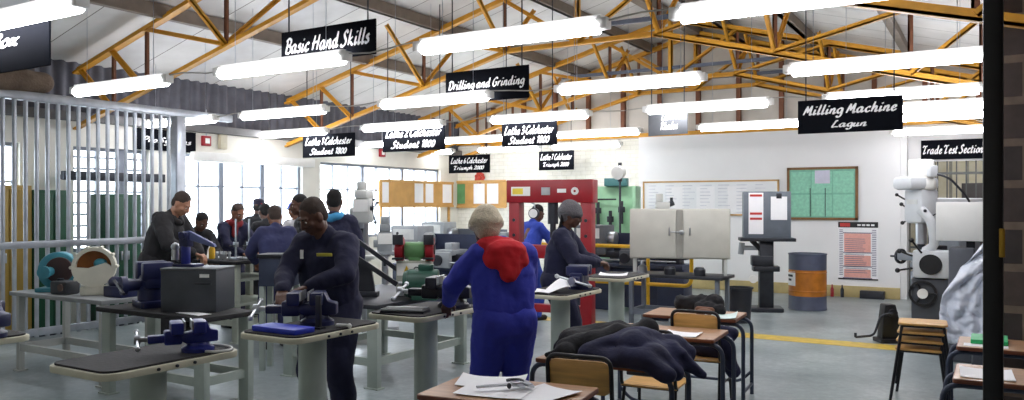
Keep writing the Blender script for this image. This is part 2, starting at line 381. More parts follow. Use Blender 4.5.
# roof: one folded slab
rb = MB()
for sg in (-1, 1):
    e = RIDGE+sg*6.1
    rb.prism([(RIDGE, roofz(RIDGE)), (e, roofz(e)), (e, roofz(e)+.12), (RIDGE, roofz(RIDGE)+.12)], -YF, -20, Matrix.Rotation(R(90), 4, 'X'))
st('ceiling', rb, roof_mat())
k = 2
for x in (-8.85, -7.4, -5.95, -4.05, -2.6, -1.15, .3):     # purlins, C sections under the lining
    z = roofz(x); q = MB(); q.box(x-.035, x+.035, YF, YB-.02, z-.19, z-.015).box(x-.035, x+.06, YF, YB-.02, z-.19, z-.165)
    st('trim_%d' % k, q, purl); k += 1
st('trim_%d' % k, MB().box(RIDGE-.09, RIDGE+.09, YF, YB-.02, roofz(RIDGE)-.2, roofz(RIDGE)-.04), purl); k += 1
# left wall with its windows
SILL, HEAD, WT = 1.0, 2.46, 2.82
WINS = [(3.9, 5.6), (6.3, 7.45), (7.95, 10.55), (11.0, 14.8)]
wl = MB(); wl.box(XL-.22, XL, YF, 20, 0, SILL).box(XL-.22, XL, YF, 20, HEAD, WT)
y0 = YF
for a, b in WINS+[(20, 20)]: wl.box(XL-.22, XL, y0, a, SILL, HEAD); y0 = b
st('wall_left', wl, walll)
for i, (a, b) in enumerate(WINS):
    f = MB(); x = XL-.1
    n = max(2, round((b-a)/.42)); 
    f.box(x-.03, x+.03, a, a+.05, SILL, HEAD).box(x-.03, x+.03, b-.05, b, SILL, HEAD).box(x-.03, x+.03, a, b, SILL, SILL+.05).box(x-.03, x+.03, a, b, HEAD-.05, HEAD)
    for j in range(1, n):
        yy = a+(b-a)*j/n; ww = .045 if j % 2 == 0 else .014
        if i == 3: ww = .04 if j % 3 == 0 else .012
        f.box(x-.025, x+.025, yy-ww, yy+ww, SILL, HEAD)
    for zz in ((1.95,) if i != 1 else (1.2, 1.36, 1.52, 1.68, 1.84, 2.0, 2.16, 2.32)): f.box(x-.02, x+.02, a, b, zz-.014, zz+.014)
    wo = st('window_%d' % (i+1), f, winf)
    g = MB(); g.box(x-.004, x+.004, a+.04, b-.04, SILL+.04, HEAD-.04); g.obj('pane', glass, wo)
# corrugated band above the left wall and eave beam
def corr(u, v): y = YF+u*(20-YF); return (XL-.06+.025*math.sin(y*2*math.pi/.18), y, WT-.02+v*.9)
st('wall_left_upper', MB().grid(corr, 960, 1, .01), clad)
st('trim_%d' % k, MB().box(XL-.02, XL+.12, YF, YB, WT-.02, WT+.1), M('eave_beam', (104, 104, 104), .6, var=.1)); k += 1
st('trim_%d' % k, MB().box(XL, XL+.12, 8.15, 10.75, HEAD-.12, HEAD+.03, .01), white); k += 1       # white pelmet over the window
# back wall, white panel, gable
st('wall_back', MB().box(XL, -1.38, YB, YB+.2, 0, 3.02), wallc)
st('wall_back_panel', MB().box(-6.24, -1.38, YB-.06, YB, .0, 3.08), wallw)
gab = M('pale_gable_sheet', (196, 190, 180), .6, var=.08, scale=3)
st('wall_back_gable', MB().prism([(XL, 3.0), (XR, 3.0), (XR, roofz(XR)), (RIDGE, roofz(RIDGE)), (XL, roofz(XL))], -YB-.05, -YB-.15, Matrix.Rotation(R(90), 4, 'X')), gab)
q = MB()
for i in range(-6, 8):
    x = -5.0+i*.8
    if XL+.2 < x < XR-.1: q.box(x-.04, x+.04, YB-.06, YB+.04, 3.06, roofz(x)-.03)
st('trim_%d' % k, q, rust); k += 1
st('trim_%d' % k, MB().box(XL, XR, YB-.08, YB+.04, 3.04, 3.12), truy); k += 1
skirt = M('tan_skirting', (190, 172, 120), .6, var=.12)
st('baseboard_back', MB().box(-6.3, -1.38, YB-.09, YB-.06, 0, .2, .004), skirt)
st('wall_lintel', MB().box(-1.38, XR, YB+.25, YB+.4, 2.41, 3.02), wallw)
st('wall_return', MB().box(-1.38, -1.28, YB+.0, YB+.4, 0, 3.02), wallw)
# right wall, masonry nib, added light-blocking wall, far test room
st('wall_right', B(XR, XR+.2, YF, 20, 0, 3.6), brick_mat('brown_block_right', (88, 76, 72), (66, 60, 60), (124, 108, 96), .42, .3, .03, 'Y'))
st('wall_nib', B(.065, XR, 6.78, 7.02, 0, 3.5), blockm)
st('wall_light_block', B(XL, XR, YF-.2, YF, 0, 5.35), walll)  # unseen wall added behind the camera to keep outside light off the foreground
panl = brick_mat('cream_upright_panels', (226, 218, 190), (220, 212, 184), (150, 146, 130), .3, 9, .03, 'X', .6)
st('wall_test_room', B(XL, XR, 19.0, 19.2, 0, 5.2), panl)
d = st('door_1', B(-.55, .25, 18.96, 19.0, 0, 2.1, .005), M('dark_door', (66, 60, 58), .5)); B(-.5, -.46, 18.92, 18.96, .98, 1.1).obj('door_handle', steel, d)
gr = thing('security_grille', 'dark steel bar grille across the opening below the white lintel', 'grille', (-.24, YB+.32, 0))
gm = M('grille_steel', (88, 90, 88), .5, .2)
for i in range(15): B(-1.02+i*.145-.01, -1.02+i*.145+.01, -.01, .01, 0, 2.41).obj('bar', gm, gr)
for zz in (.1, .9, 1.75, 2.2): B(-1.03, 1.03, -.02, .02, zz-.02, zz+.02).obj('rail', gm, gr)

# ================================================================ ROOF TRUSSES
def truss(Y, label):
    t = thing('roof_truss', label, 'roof truss', (RIDGE, Y, 0), 0)
    P = lambda x, z, o=0: Vector((x-RIDGE, o, z))
    for sg in (-1, 1):
        X = lambda d: RIDGE+sg*d
        MB().angle(P(X(5.75), roofz(X(5.75))-.16), P(X(0), roofz(RIDGE)-.16), .1, .03).obj('top_chord', truy, t)
        MB().angle(P(X(5.75), lowz(X(5.75))), P(X(1.15), lowz(X(1.15))), .08, .025).obj('bottom_chord', truy, t)
        nodes = [4.9, 4.2, 2.7, 1.2]
        for d in nodes: MB().angle(P(X(d), roofz(X(d))-.18, .03), P(X(d), lowz(X(d)), .03), .055, .02, (0, 1, 0)).obj('post', rust, t)
        for d1, d2 in ((5.6, 4.9), (4.9, 4.2), (4.2, 2.7), (2.7, 1.2), (1.2, 0)):
            a = X(d1); b = X(d2); MB().angle(P(a, roofz(a)-.18, -.03), P(b, lowz(b), -.03), .055, .02).obj('diagonal', truy, t)
    MB().angle(P(RIDGE-1.2, 3.93), P(RIDGE+1.2, 3.93), .08, .025).obj('tie', truy, t)
    MB().angle(P(RIDGE, 3.93), P(RIDGE, roofz(RIDGE)-.16), .07, .02, (0, 1, 0)).obj('king_post', truy, t)
    # knee struts that run to the next purlins
    for x in (-7.7, -2.3, RIDGE-1.2, RIDGE+1.2):
        for s in (-1, 1):
            b = Vector((x-RIDGE+.0, s*.9, roofz(x)-.14)); MB().angle(P(x, lowz(x)), b, .05, .02).obj('knee_strut', truy, t)
    MB().bar(P(RIDGE-2.2, roofz(RIDGE-2.2)-.46), P(RIDGE+2.2, roofz(RIDGE+2.2)-.46), .04, .06).obj('collar', M('slate_steel', (92, 98, 112), .5, .2), t)
    return t
truss(6.3, 'nearest yellow steel roof truss, above the hand skills sign')
truss(10.1, 'second yellow steel roof truss, over the Drilling and Grinding sign')
truss(13.9, 'third yellow steel roof truss, over the red press and grey cabinet')
truss(15.33, 'farthest yellow steel roof truss, against the gable end wall')

# ================================================================ FLUORESCENT LAMPS
tubem_e = M('lit_tube', (250, 250, 255), .4, var=0, emit=LAMP)
LH = 2.83
def lamp_proto():
    t = thing('fluorescent_lamp', 'x', 'lamp')
    MB().prism([(-.028, .04), (-.022, .08), (.022, .08), (.028, .04)], -.75, .75, Matrix.Rotation(R(90), 4, 'Z') @ Matrix.Rotation(R(90), 4, 'X')).obj('housing', white, t)
    pr = [(.062*math.cos(R(a)), .0+.046*math.sin(R(a))) for a in range(0, 360, 20)]
    MB().prism(pr, -.72, .72, Matrix.Rotation(R(90), 4, 'Z') @ Matrix.Rotation(R(90), 4, 'X')).obj('tube', tubem_e, t)
    for s in (-1, 1): MB().box(s*.76-.04, s*.76+.04, -.045, .045, -.015, .06, .008).obj('end_cap', white, t)
    return t
LP = lamp_proto(); first = [True]
def lamp(px0, px1, Y, label, z=LH, X=None):
    x = X if X is not None else (onY(px0, Y)+onY(px1, Y))/2
    o = LP if first[0] else tree(LP); first[0] = False
    o.location = (x, Y, z); tag(o, label, 'lamp', None)
    for s in (-.55, .55): MB().cyl((s, 0, .07), (s, 0, roofz(x+s)-z-.0), .003, n=6).obj('hanger', galv, o)
    return x
lamp(0, 0, 2.73, 'lit fluorescent lamp in the top left corner, over the half-cut sign', X=onY(78, 2.73)-.75)
RA = [lamp(74, 169, 4.85, 'lit fluorescent lamp above the left end of the cage rail'),
      lamp(218, 347, 4.85, 'lit fluorescent lamp in front of the Basic Hand Skills sign'),
      lamp(421, 602, 4.85, 'large lit fluorescent lamp above the Drilling and Grinding sign'),
      lamp(722, 892, 4.85, 'lit fluorescent lamp cut by the top edge, above the ridge')]
RB = [lamp(136, 208, 7.35, 'lit fluorescent lamp just behind the end post of the cage', X=-9.95),
      lamp(239, 329, 7.35, 'lit fluorescent lamp below the Basic Hand Skills sign'),
      lamp(380, 491, 7.35, 'lit fluorescent lamp across the foot of the Drilling and Grinding sign'),
      lamp(559, 702, 7.35, 'lit fluorescent lamp right of the Drilling and Grinding sign'),
      lamp(796, 978, 7.35, 'large lit fluorescent lamp over the Milling Machine sign')]
RC = [lamp(258, 329, 9.5, 'lit lamp hiding the top edge of the leftmost lathe sign'),
      lamp(361, 445, 9.5, 'lit lamp hiding the top edge of the second lathe sign from left'),
      lamp(489, 591, 9.5, 'long lit lamp across the dark blue lathe sign'),
      lamp(648, 768, 9.5, 'lit fluorescent lamp across the tilted grey sign'),
      lamp(833, 975, 9.5, 'lit fluorescent lamp running just above the Milling Machine lettering')]
RD = [lamp(352, 396, 12.1, 'short-looking lit lamp just left of the second lathe sign from left'),
      lamp(446, 512, 12.1, 'small lit lamp between the second lathe sign and the dark blue one'),
      lamp(557, 640, 12.1, 'lit lamp right of the dark blue lathe sign'),
      lamp(703, 797, 12.1, 'lit fluorescent lamp over the white wall left of the Milling Machine sign'),
      lamp(893, 985, 12.1, 'lower of two lit lamps right of the Milling Machine sign')]
lamp(903, 969, 10.9, 'upper of two lit lamps right of the Milling Machine sign')
RE = [lamp(400, 452, 14.5, 'farthest lit lamp above the small sign over the notice boards'),
      lamp(478, 540, 14.5, 'farthest lit lamp just under the dark blue lathe sign'),
      lamp(545, 628, 14.5, 'farthest lit lamp above the small sign over the red press'),
      lamp(905, 985, 14.5, 'farthest lit lamp above the Trade Test Section sign')]
lamp(0, 0, 17.3, 'unseen lamp added to light the far room behind the bar grille', X=-.3)  # out of view behind the lintel, added to brighten the test room
def cable(Y, x0, x1, label):
    pts = [(x0+(x1-x0)*i/40, Y, LH+.045+.02*math.cos(i*1.1)) for i in range(41)]
    tag(MB().tube(pts, .006, 6).obj('power_cable', M('pale_cable', (170, 168, 160), .6)), label, 'cable')
cable(4.85, RA[0], RA[-1], 'pale cable linking the nearest full row of lamps')
cable(7.35, RB[0], RB[-1], 'pale cable linking the lamps over the Milling Machine sign with those to its left')
cable(9.5, RC[0], RC[-1], 'pale cable linking the lamps in front of the lathe signs')

# ================================================================ HANGING SIGNS
def sign(px0, px1, yt, yb, Y, label, lines, tilt=0, gray=False, hang=True, X1=None):
    x0, x1 = onY(px0, Y), onY(px1, Y)
    if X1 is not None: x1 = X1
    xc = (x0+x1)/2; pm = (px0+px1)/2; zt, zb = zat(yt, xc, Y), zat(yb, xc, Y); w, h = x1-x0, zt-zb; zc = (zt+zb)/2
    t = thing('hanging_sign', label, 'sign', (xc, Y, zc), R(tilt))
    B(-w/2, w/2, -.008, .008, -h/2, h/2, .003).obj('board', signm if not gray else M('faded_sign', (92, 94, 98), .6), t)
    for s, wx, wz, ox, oz in lines: brush(s, letter, t, (ox*w, -.0105, oz*h), wx*w, wz*h)
    if hang:
        for s in (-.42, .42): MB().cyl((s*w, 0, h/2), (s*w, 0, roofz(xc+s*w)-zc), .007, n=6).obj('hanger', dsteel, t)
    return t
sign(-52, 50, 20, 74, 2.85, 'black sign cut by the left edge, letters ox showing', [('Tool Box', .7, .3, -.104, .08)])
sign(282, 376, 26, 60, 4.98, 'black hanging sign reading Basic Hand Skills', [('Basic Hand Skills', .9, .52, 0, .05)])
sign(446, 529, 69, 101, 7.5, 'black hanging sign reading Drilling and Grinding', [('Drilling and Grinding', .92, .42, 0, .02)])
sign(303, 355, 134, 157, 9.65, 'black hanging sign, leftmost of the lathe signs, in front of the left windows', [('Lathe 1 Colchester', .9, .36, .0, .2), ('Student 1800', .72, .32, 0, -.24)])
sign(383, 445, 124.5, 151, 9.65, 'black hanging lathe sign, second from left, above the cream wall corner', [('Lathe 2 Colchester', .9, .36, 0, .2), ('Student 1800', .72, .32, 0, -.24)])
sign(502, 557, 118, 146, 9.65, 'dark blue-black hanging lathe sign left of the centre', [('Lathe 3 Colchester', .9, .34, 0, .08), ('Student 1800', .76, .3, 0, -.28)])
sign(449, 490, 155, 173, 14.2, 'small black lathe sign above the wooden notice boards', [('Lathe 6 Colchester', .9, .36, 0, .2), ('Triumph 2000', .74, .32, 0, -.24)])
sign(539, 574, 151, 170, 14.8, 'small black lathe sign above the red press', [('Lathe 7 Colchester', .9, .36, 0, .2), ('Triumph 2000', .74, .32, 0, -.24)])
sign(646, 690, 104, 135, 9.72, 'faded grey hanging sign half hidden by a lamp', [("Lathe 8's", .5, .26, .1, .1), ('Rhodes', .45, .28, .05, -.2)], tilt=-14, gray=True)
sign(798, 903, 98, 132, 9.35, 'black hanging sign reading Milling Machine', [('Milling Machine', .9, .42, 0, .14), ('Lagun', .34, .3, 0, -.28)])
sign(921, 985, 139.5, 159, 15.7, 'black wall sign reading Trade Test Section', [('Trade Test Section', .94, .5, 0, 0)], hang=False)
sign(147, 185, 134, 152, 9.0, 'dark sign on the left wall behind the cage bars', [('Pro Systems', .8, .4, .02, -.05)], hang=False)
for o in [o for o in C.objects if o.get('label') == 'dark sign on the left wall behind the cage bars']:
    o.location = (XL+.015, 7.72, 2.63); o.rotation_euler = (0, 0, R(90))
# ================================================================ CAGE AT THE LEFT
CX, CY0, CY1, CH = -9.36, 4.0, 6.9, 2.93
cg = thing('security_cage', 'galvanised steel bar cage with rows of upright pipes at left', 'cage', (CX, CY0, 0))
MB().box(-.05, .05, 0, 3.75, CH-.1, CH, .01).obj('top_rail', galv, cg)
for i in range(23):
    y = .06+i*.122
    MB().cyl((0, y, .14), (0, y, CH-.1), .023, n=10).obj('bar', galv, cg)
for zz in (.2, 1.2): MB().box(-.035, .035, 0, 2.9, zz-.04, zz+.04, .006).obj('rail', galv, cg)
MB().box(-.07, .07, 2.82, 2.96, 0, CH-.1, .01).obj('end_post', galv, cg)
MB().box(-.035, .035, 0, .07, 0, CH-.1).obj('post', galv, cg)
def locker(px0, px1, X, ytop, m, label):
    a, b = [ray(p)[1]/ray(p)[0]*X for p in (px0, px1)]; h = zat(ytop, X, (a+b)/2)
    t = thing('locker', label, 'cabinet', (X, (a+b)/2, 0)); w = b-a
    MB().box(-.42, 0, -w/2, w/2, .08, h, .008).obj('body', m, t)
    for s in (-1, 1):
        d = MB().box(0, .018, min(0, s*w/2)+.012, max(0, s*w/2)-.012, .14, h-.05, .004).obj('door', m, t)
        MB().box(.018, .04, s*.05-.012, s*.05+.012, h*.5, h*.5+.12, .004).obj('handle', steel, d)
    MB().box(-.4, -.01, -w/2+.02, w/2-.02, 0, .08).obj('plinth', dsteel, t)
locker(-16, 32, -10.25, 185, M('ochre_paint', (168, 138, 62), .5, var=.1), 'ochre yellow steel locker behind the cage bars')
locker(35, 71, -10.2, 190, M('locker_green', (22, 78, 50), .5, var=.12), 'green steel locker next to the yellow one behind the bars')
locker(106, 141, -10.2, 194, M('locker_green2', (26, 78, 54), .5, var=.12), 'green steel locker behind the right end of the cage')
wr = thing('wall_rack', 'dark rack bar fixed across the window behind the cage', 'rack', (-10.45, 6.7, 0))
MB().box(-.04, .04, -.75, .75, 1.98, 2.1, .01).obj('bar', dsteel, wr)
for y in (-.6, 0, .6): MB().box(-.36, -.03, y-.02, y+.02, 2.0, 2.06).obj('bracket', dsteel, wr)
lr = tag(MB().sph((0, 0, .14), (.14, .5, .14)).cap((.02, -.3, .1), (.02, .35, .14), .13, .12).obj('rolled_mat', M('old_brown_cloth', (110, 94, 80), .9, var=.3, bump=.5)), 'brown rolled mat lying on the top rail of the cage', 'mat')
lr.location = (CX-.02, 4.75, CH-.015)

# ================================================================ VISE TABLES AND VISES
def vise_table_proto():
    t = thing('vise_table', 'x', 'table')
    MB().prism(rrect(.5, .77, .08, 6), .856, .89, bev=.006).obj('rim', cream, t)
    MB().prism(rrect(.465, .735, .068, 6), .888, .9).obj('mat', rubber, t)
    MB().cyl((0, 0, .02), (0, 0, .858), .086, n=28).obj('pedestal', palegreen, t)
    MB().prism(rrect(.42, .5, .04), 0, .025, bev=.005).obj('foot_plate', palegreen, t)
    for i in range(3): MB().cyl((.24, -.12+i*.1, .873), (.258, -.12+i*.1, .873), .008, n=8).obj('bolt', dsteel, t)
    return t
VT = vise_table_proto(); vt = [0]
def vise_table(x, y, rz, label):
    o = VT if vt[0] == 0 else tree(VT); vt[0] = 1; o.location = (x, y, 0); o.rotation_euler = (0, 0, R(rz)); o['label'] = label; o['group'] = 'pedestal vise tables'; return o
vise_table(-3.63, 2.5, 0, 'nearest pedestal vise table with black mat, bottom left')
vise_table(-3.62, 3.62, 0, 'pedestal vise table in front of the man in navy overalls')
vise_table(-3.53, 4.66, 0, 'pedestal vise table between the navy man and the woman in bright blue')
vise_table(-3.28, 6.29, 0, 'pedestal vise table with an open booklet, by the girl in a grey beanie')
vise_table(-3.48, 7.98, 0, 'far pedestal vise table beside the grey two-door cabinet')
vise_table(-5.07, 2.2, 0, 'pale vise table cut by the left edge of the picture')
def vise_proto(m, name='bench_vise'):
    t = thing(name, 'x', 'vise')
    MB().lathe([(.085, 0), (.085, .02), (.06, .035), (.055, .05)], 20).obj('swivel_base', m, t)
    MB().prism([(-.1, .05), (.06, .045), (.09, .065), (.09, .1), (.03, .11), (.03, .16), (-.04, .165), (-.06, .12), (-.1, .11)], -.04, .04, Matrix.Rotation(R(90), 4, 'X'), bev=.008).obj('body', m, t)
    MB().box(-.035, .028, -.075, .075, .1, .165, .008).obj('fixed_jaw', m, t)
    MB().box(.03, .25, -.03, .03, .058, .098, .006).obj('slide', m, t)
    MB().box(.075, .14, -.075, .075, .1, .165, .01).box(.08, .17, -.042, .042, .045, .12, .01).obj('moving_jaw', m, t)
    MB().box(.028, .036, -.07, .07, .125, .17).box(.067, .075, -.07, .07, .125, .17).obj('jaw_plates', steel, t)
    MB().cyl((.17, 0, .08), (.31, 0, .08), .013, n=12).cyl((.285, 0, .08), (.315, 0, .08), .024, n=14).obj('screw', steel, t)
    MB().cyl((.3, -.1, .11), (.3, .12, .05), .0075, n=10).sph((.3, -.1, .11), .014).sph((.3, .12, .05), .014).obj('handle', steel, t)
    return t
VP = vise_proto(vblue); VD = vise_proto(dblue); VK = vise_proto(M('black_blue_paint', (26, 28, 40), .4, var=.2)); used = {}
def vise(p, x, y, z, rz, label, sc=1.0):
    o = tree(p) if id(p) in used else p; used[id(p)] = 1
    o.location = (x, y, z); o.rotation_euler = (0, 0, R(rz)); o.scale = (sc,)*3; o['label'] = label; return o
vise(VP, -3.51, 2.7, .9, 238, 'bright blue bench vise with a pale handle on the nearest table', .95)
vise(VD, -3.64, 3.68, .9, 215, 'dark blue bench vise under the hand of the man in navy', 1.25)
vise(VK, -3.4, 4.82, .9, 200, 'dark bench vise that the woman in bright blue works at', 1.35)
vise(VD, -3.17, 6.47, .9, -75, 'dark blue bench vise with a long steel handle before the girl', 1.3)
vise(VD, -4.9, 2.36, .9, 200, 'dark blue bench vise at the left edge of the picture', 1.2)
tag(MB().tube([(-3.5+.14*math.cos(R(a)), 2.76+.09*math.sin(R(a)), .906) for a in range(-60, 130, 10)], .006, 8).obj('cable_loop', white), 'white cable loop lying on the nearest vise table', 'cable')
tag(MB().box(-3.79, -3.43, 3.29, 3.45, .9, .932, .006, None).obj('blue_tray', M('bright_blue_plastic', (44, 62, 190), .4, var=.08)), 'bright blue flat case at the near end of the navy man\'s table', 'case')
t = tag(MB().cap((0, 0, .012), (.07, .03, .012), .011, .009).cap((.07, .03, .012), (.1, .0, .014), .013, .013).obj('white_clamp', white), 'small white clamp on the mat beside the upright steel bar', 'clamp'); t.location = (-3.45, 3.66, .9)
t = tag(MB().box(-.018, .018, -.01, .01, 0, .2, .002).box(-.035, .035, -.025, .025, 0, .012).obj('steel_square', dsteel), 'dark upright steel bar beside the dark blue vise', 'tool'); t.location = (-3.5, 3.55, .9)
# folder and instruments on the middle table
t = thing('instrument_case', 'open silver instrument case on the table between man and woman', 'case', (-3.53, 4.42, .9), R(20))
B(-.16, .16, -.08, .08, 0, .015, .004).obj('base', dsteel, t)
MB().tube([(-.15, -.07, .022), (.15, -.07, .022), (.15, .07, .022), (-.15, .07, .022)], .008, 6, True).obj('frame', steel, t)
for q in (-.03, .03): MB().cyl((-.13, q, .022), (.13, q, .022), .006, n=8).obj('gauge_rod', steel, t)
def sheet(name, x, y, z, rz, w, d, m, label, cat, curl=.02, thick=.0015):
    f = lambda u, v: ((u-.5)*w, (v-.5)*d, .002+curl*(abs(u-.5)*2)**3*(.4+.6*v))
    o = tag(MB().grid(f, 12, 6, thick).obj(name, m), label, cat); o.location = (x, y, z); o.rotation_euler = (0, 0, R(rz)); return o
t = thing('booklet', 'open white booklet with a curled page on the girl\'s vise table', 'booklet', (-3.3, 6.08, .9), R(35))
MB().grid(lambda u, v: (-.19+.19*u, (v-.5)*.27, .004+.012*math.sin(u*3.1)), 8, 2, .003).obj('page', paper, t)
MB().grid(lambda u, v: (.21*math.sin(u*1.5)*.9, (v-.5)*.27, .004+.11*math.sin(u*2.3)*(.5+.5*v)), 12, 4, .003).obj('page', paper, t)
sheet('paper_sheet', -3.48, 7.9, .9, 20, .3, .24, paper, 'white sheets on the far vise table by the grey cabinet', 'paper')

# ================================================================ STEEL BENCHES
def bench(x0, x1, y0, y1, h, label, topm, legm, legw=.12, shelf=False, top_t=.04, name='steel_bench'):
    t = thing(name, label, 'bench', ((x0+x1)/2, (y0+y1)/2, 0)); w, d = (x1-x0)/2, (y1-y0)/2
    MB().box(-w, w, -d, d, h-top_t, h, .006).obj('top', topm, t)
    for sx in (-1, 1):
        for sy in (-1, 1):
            a = (sx*(w-.08), sy*(d-.07)); MB().box(a[0]-legw/2, a[0]+legw/2, a[1]-.03, a[1]+.03, 0, h-top_t, .004).box(a[0]-legw/2-.02, a[0]+legw/2+.02, a[1]-.05, a[1]+.05, 0, .012).obj('leg', legm, t)
    for sy in (-1, 1): MB().box(-w+.05, w-.05, sy*(d-.07)-.02, sy*(d-.07)+.02, .2, .27).obj('rail', legm, t)
    for sx in (-1, 1): MB().box(sx*(w-.08)-.02, sx*(w-.08)+.02, -d+.05, d-.05, .2, .27).obj('rail', legm, t)
    if shelf:
        for z in (h*.45, h*.75): MB().box(-w+.03, w-.03, -d+.03, d-.03, z, z+.03).obj('shelf', legm, t)
    return t
bench(-6.72, -5.32, 4.12, 4.7, .76, 'pale-legged steel bench carrying the dark grey box', rubber, palegreen)
bench(-8.45, -7.66, 6.42, 7.3, .98, 'tall shelved bench with a dark top where students gather', rubber, M('bench_cream_green', (176, 182, 168), .5), .09, True)
bench(-5.9, -4.68, 5.45, 6.95, .76, 'pale-legged steel bench behind the man in navy, carrying the grinder', dsteel, palegreen)
bench(-8.4, -6.85, 4.25, 4.85, .79, 'light grey table in front of the cage carrying cut-away models', M('table_grey', (150, 154, 156), .45), lgrey, .05, name='steel_table')
# on the bench at left: grey box, blue leg vise, lever press
t = thing('steel_box', 'large dark grey sheet steel box on a bench', 'box', (-5.79, 4.46, .76), R(26)); 
MB().box(-.24, .24, -.18, .18, 0, .36, .008).obj('body', boxgrey, t); MB().box(-.245, .245, -.185, .185, .345, .365, .006).obj('lid', M('dark_grey_lid', (74, 78, 82), .45), t)
MB().box(.1, .18, -.187, -.18, .29, .318).obj('label_plate', white, t)
MB().cyl((.06, -.188, .24), (.2, -.188, .24), .007, n=8).obj('handle', dsteel, t)
sheet('paper_sheet', -5.62, 4.28, .76, -4, .32, .12, paper, 'white sheet at the front edge of the bench under the grey box', 'paper', .0)
t = thing('machine_vise', 'heavy dark blue machine vise at the left end of the bench', 'vise', (-6.33, 4.42, .76), R(-20)); t.scale = (1.15,)*3
MB().prism(rrect(.3, .26, .03), 0, .05, bev=.006).obj('base', dblue, t); MB().cyl((0, -.02, .05), (0, -.02, .16), .1, n=20).obj('turret', dblue, t)
MB().box(-.12, .12, -.1, .1, .14, .24, .02).obj('body', dblue, t); MB().box(-.13, -.05, -.11, .11, .2, .34, .015).obj('jaw', dblue, t); MB().box(.04, .12, -.11, .11, .2, .34, .015).obj('jaw', dblue, t)
MB().cyl((0, -.22, .17), (0, .12, .17), .045, n=14).cyl((0, -.24, .17), (0, -.2, .17), .07, n=16).obj('screw', dblue, t); MB().cyl((-.14, -.25, .2), (.14, -.25, .12), .011, n=8).obj('handle', dsteel, t)
t = thing('lever_press', 'blue lever press with a long arm standing on the grey box', 'press', (-5.9, 4.44, 1.125), R(14)); t.scale = (.88,)*3
MB().prism(rrect(.26, .16, .02), 0, .025, bev=.004).obj('base', dblue, t); MB().cyl((-.03, 0, .02), (-.03, 0, .2), .045, n=18, bev=.006).obj('cylinder', vblue, t)
MB().box(-.075, .03, -.045, .045, .19, .33, .012).obj('head', dblue, t); MB().cyl((-.03, -.06, .3), (-.03, .06, .3), .035, n=16).obj('pivot', dblue, t)
MB().prism([(-.1, .33), (.02, .345), (.30, .225), (.315, .2), (.3, .19), (.0, .265), (-.1, .28)], -.018, .018, Matrix.Rotation(R(90), 4, 'X'), bev=.004).obj('lever_arm', M('grey_blue_paint', (92, 104, 150), .4), t)
MB().cyl((-.15, 0, .06), (-.15, 0, .16), .035, n=14).sph((-.15, 0, .19), .04).obj('gauge', steel, t); MB().tube([(-.15, 0, .05), (-.1, .0, .03), (-.06, 0, .05)], .012).obj('hose', dsteel, t)
# models on the table by the cage
t = thing('cutaway_pump', 'turquoise cut-away pump with a dark disc on the grey table', 'machine model', (-8.02, 4.52, .79), R(38))
tq = M('turquoise_paint', (64, 140, 158), .4, var=.15)
MB().prism(rrect(.34, .26, .03), 0, .04, bev=.006).obj('base', tq, t); MB().cyl((.0, -.02, .2), (0, .12, .2), .19, n=28, bev=.02).box(-.1, .1, 0, .12, .03, .2, .02).obj('casing', tq, t)
MB().cyl((.03, -.05, .21), (.03, .0, .21), .13, n=26, bev=.008).obj('disc', M('dark_rust_disc', (60, 40, 40), .5), t); MB().cyl((-.05, -.16, .2), (-.05, .0, .2), .045, n=16).cyl((-.05, -.2, .2), (-.05, -.15, .2), .06, n=16).obj('shaft', tq, t)
t = thing('gear_casing', 'small grey metal casing between the two cut-away models', 'casing', (-7.68, 4.4, .79), R(10))
MB().box(-.11, .11, -.08, .08, 0, .13, .02).obj('body', boxgrey, t); MB().cyl((.04, -.09, .07), (.04, -.075, .07), .035, n=16).obj('flange', M('brown_grey_flange', (96, 76, 70), .5), t); MB().cyl((-.06, 0, .13), (-.06, 0, .15), .03, n=14).obj('cap', dsteel, t)
t = thing('cutaway_gearbox', 'round cream cut-away housing with an orange-brown inside', 'machine model', (-7.36, 4.5, .79), R(50))
cw = M('cream_white_paint', (222, 220, 204), .4, var=.08)
MB().lathe([(.155, -.06), (.19, -.06), (.19, .06), (.155, .06), (.155, -.06)], 36, Matrix.Translation((0, 0, .27)) @ Matrix.Rotation(R(90), 4, 'X')).obj('ring', cw, t)
for i in range(10): a = i*math.pi/5; MB().cyl((.192*math.cos(a), -.07, .27+.192*math.sin(a)), (.192*math.cos(a), .06, .27+.192*math.sin(a)), .016, n=10).obj('bolt_lug', cw, t)
MB().prism([(.16*math.cos(R(a)), .16*math.sin(R(a))) for a in range(180, 361, 12)]+[(.1, .04), (-.05, -.01)], .02, .06, Matrix.Translation((0, 0, .27)) @ Matrix.Rotation(R(90), 4, 'X')).obj('cover', cw, t)
MB().cyl((0, .02, .27), (0, .05, .27), .156, n=28).obj('bore', M('orange_brown_metal', (140, 84, 36), .45, .3, .3), t)
MB().sph((.05, 0, .3), (.06, .05, .05)).obj('cut_section', tq, t); MB().box(-.12, .12, -.06, .06, 0, .09, .02).obj('foot', cw, t)
t = thing('motor_block', 'low dark blue motor block on the right end of the grey table', 'motor', (-7.02, 4.55, .79), R(0))
MB().box(-.14, .14, -.09, .09, .0, .1, .012).obj('body', dblue, t); MB().cyl((-.12, 0, .13), (.06, 0, .13), .055, n=18, bev=.008).obj('barrel', dblue, t); MB().box(.06, .13, -.05, .05, .09, .17, .01).obj('terminal_box', dblue, t); MB().cyl((-.19, 0, .13), (-.12, 0, .13), .015, n=10).obj('shaft', steel, t)
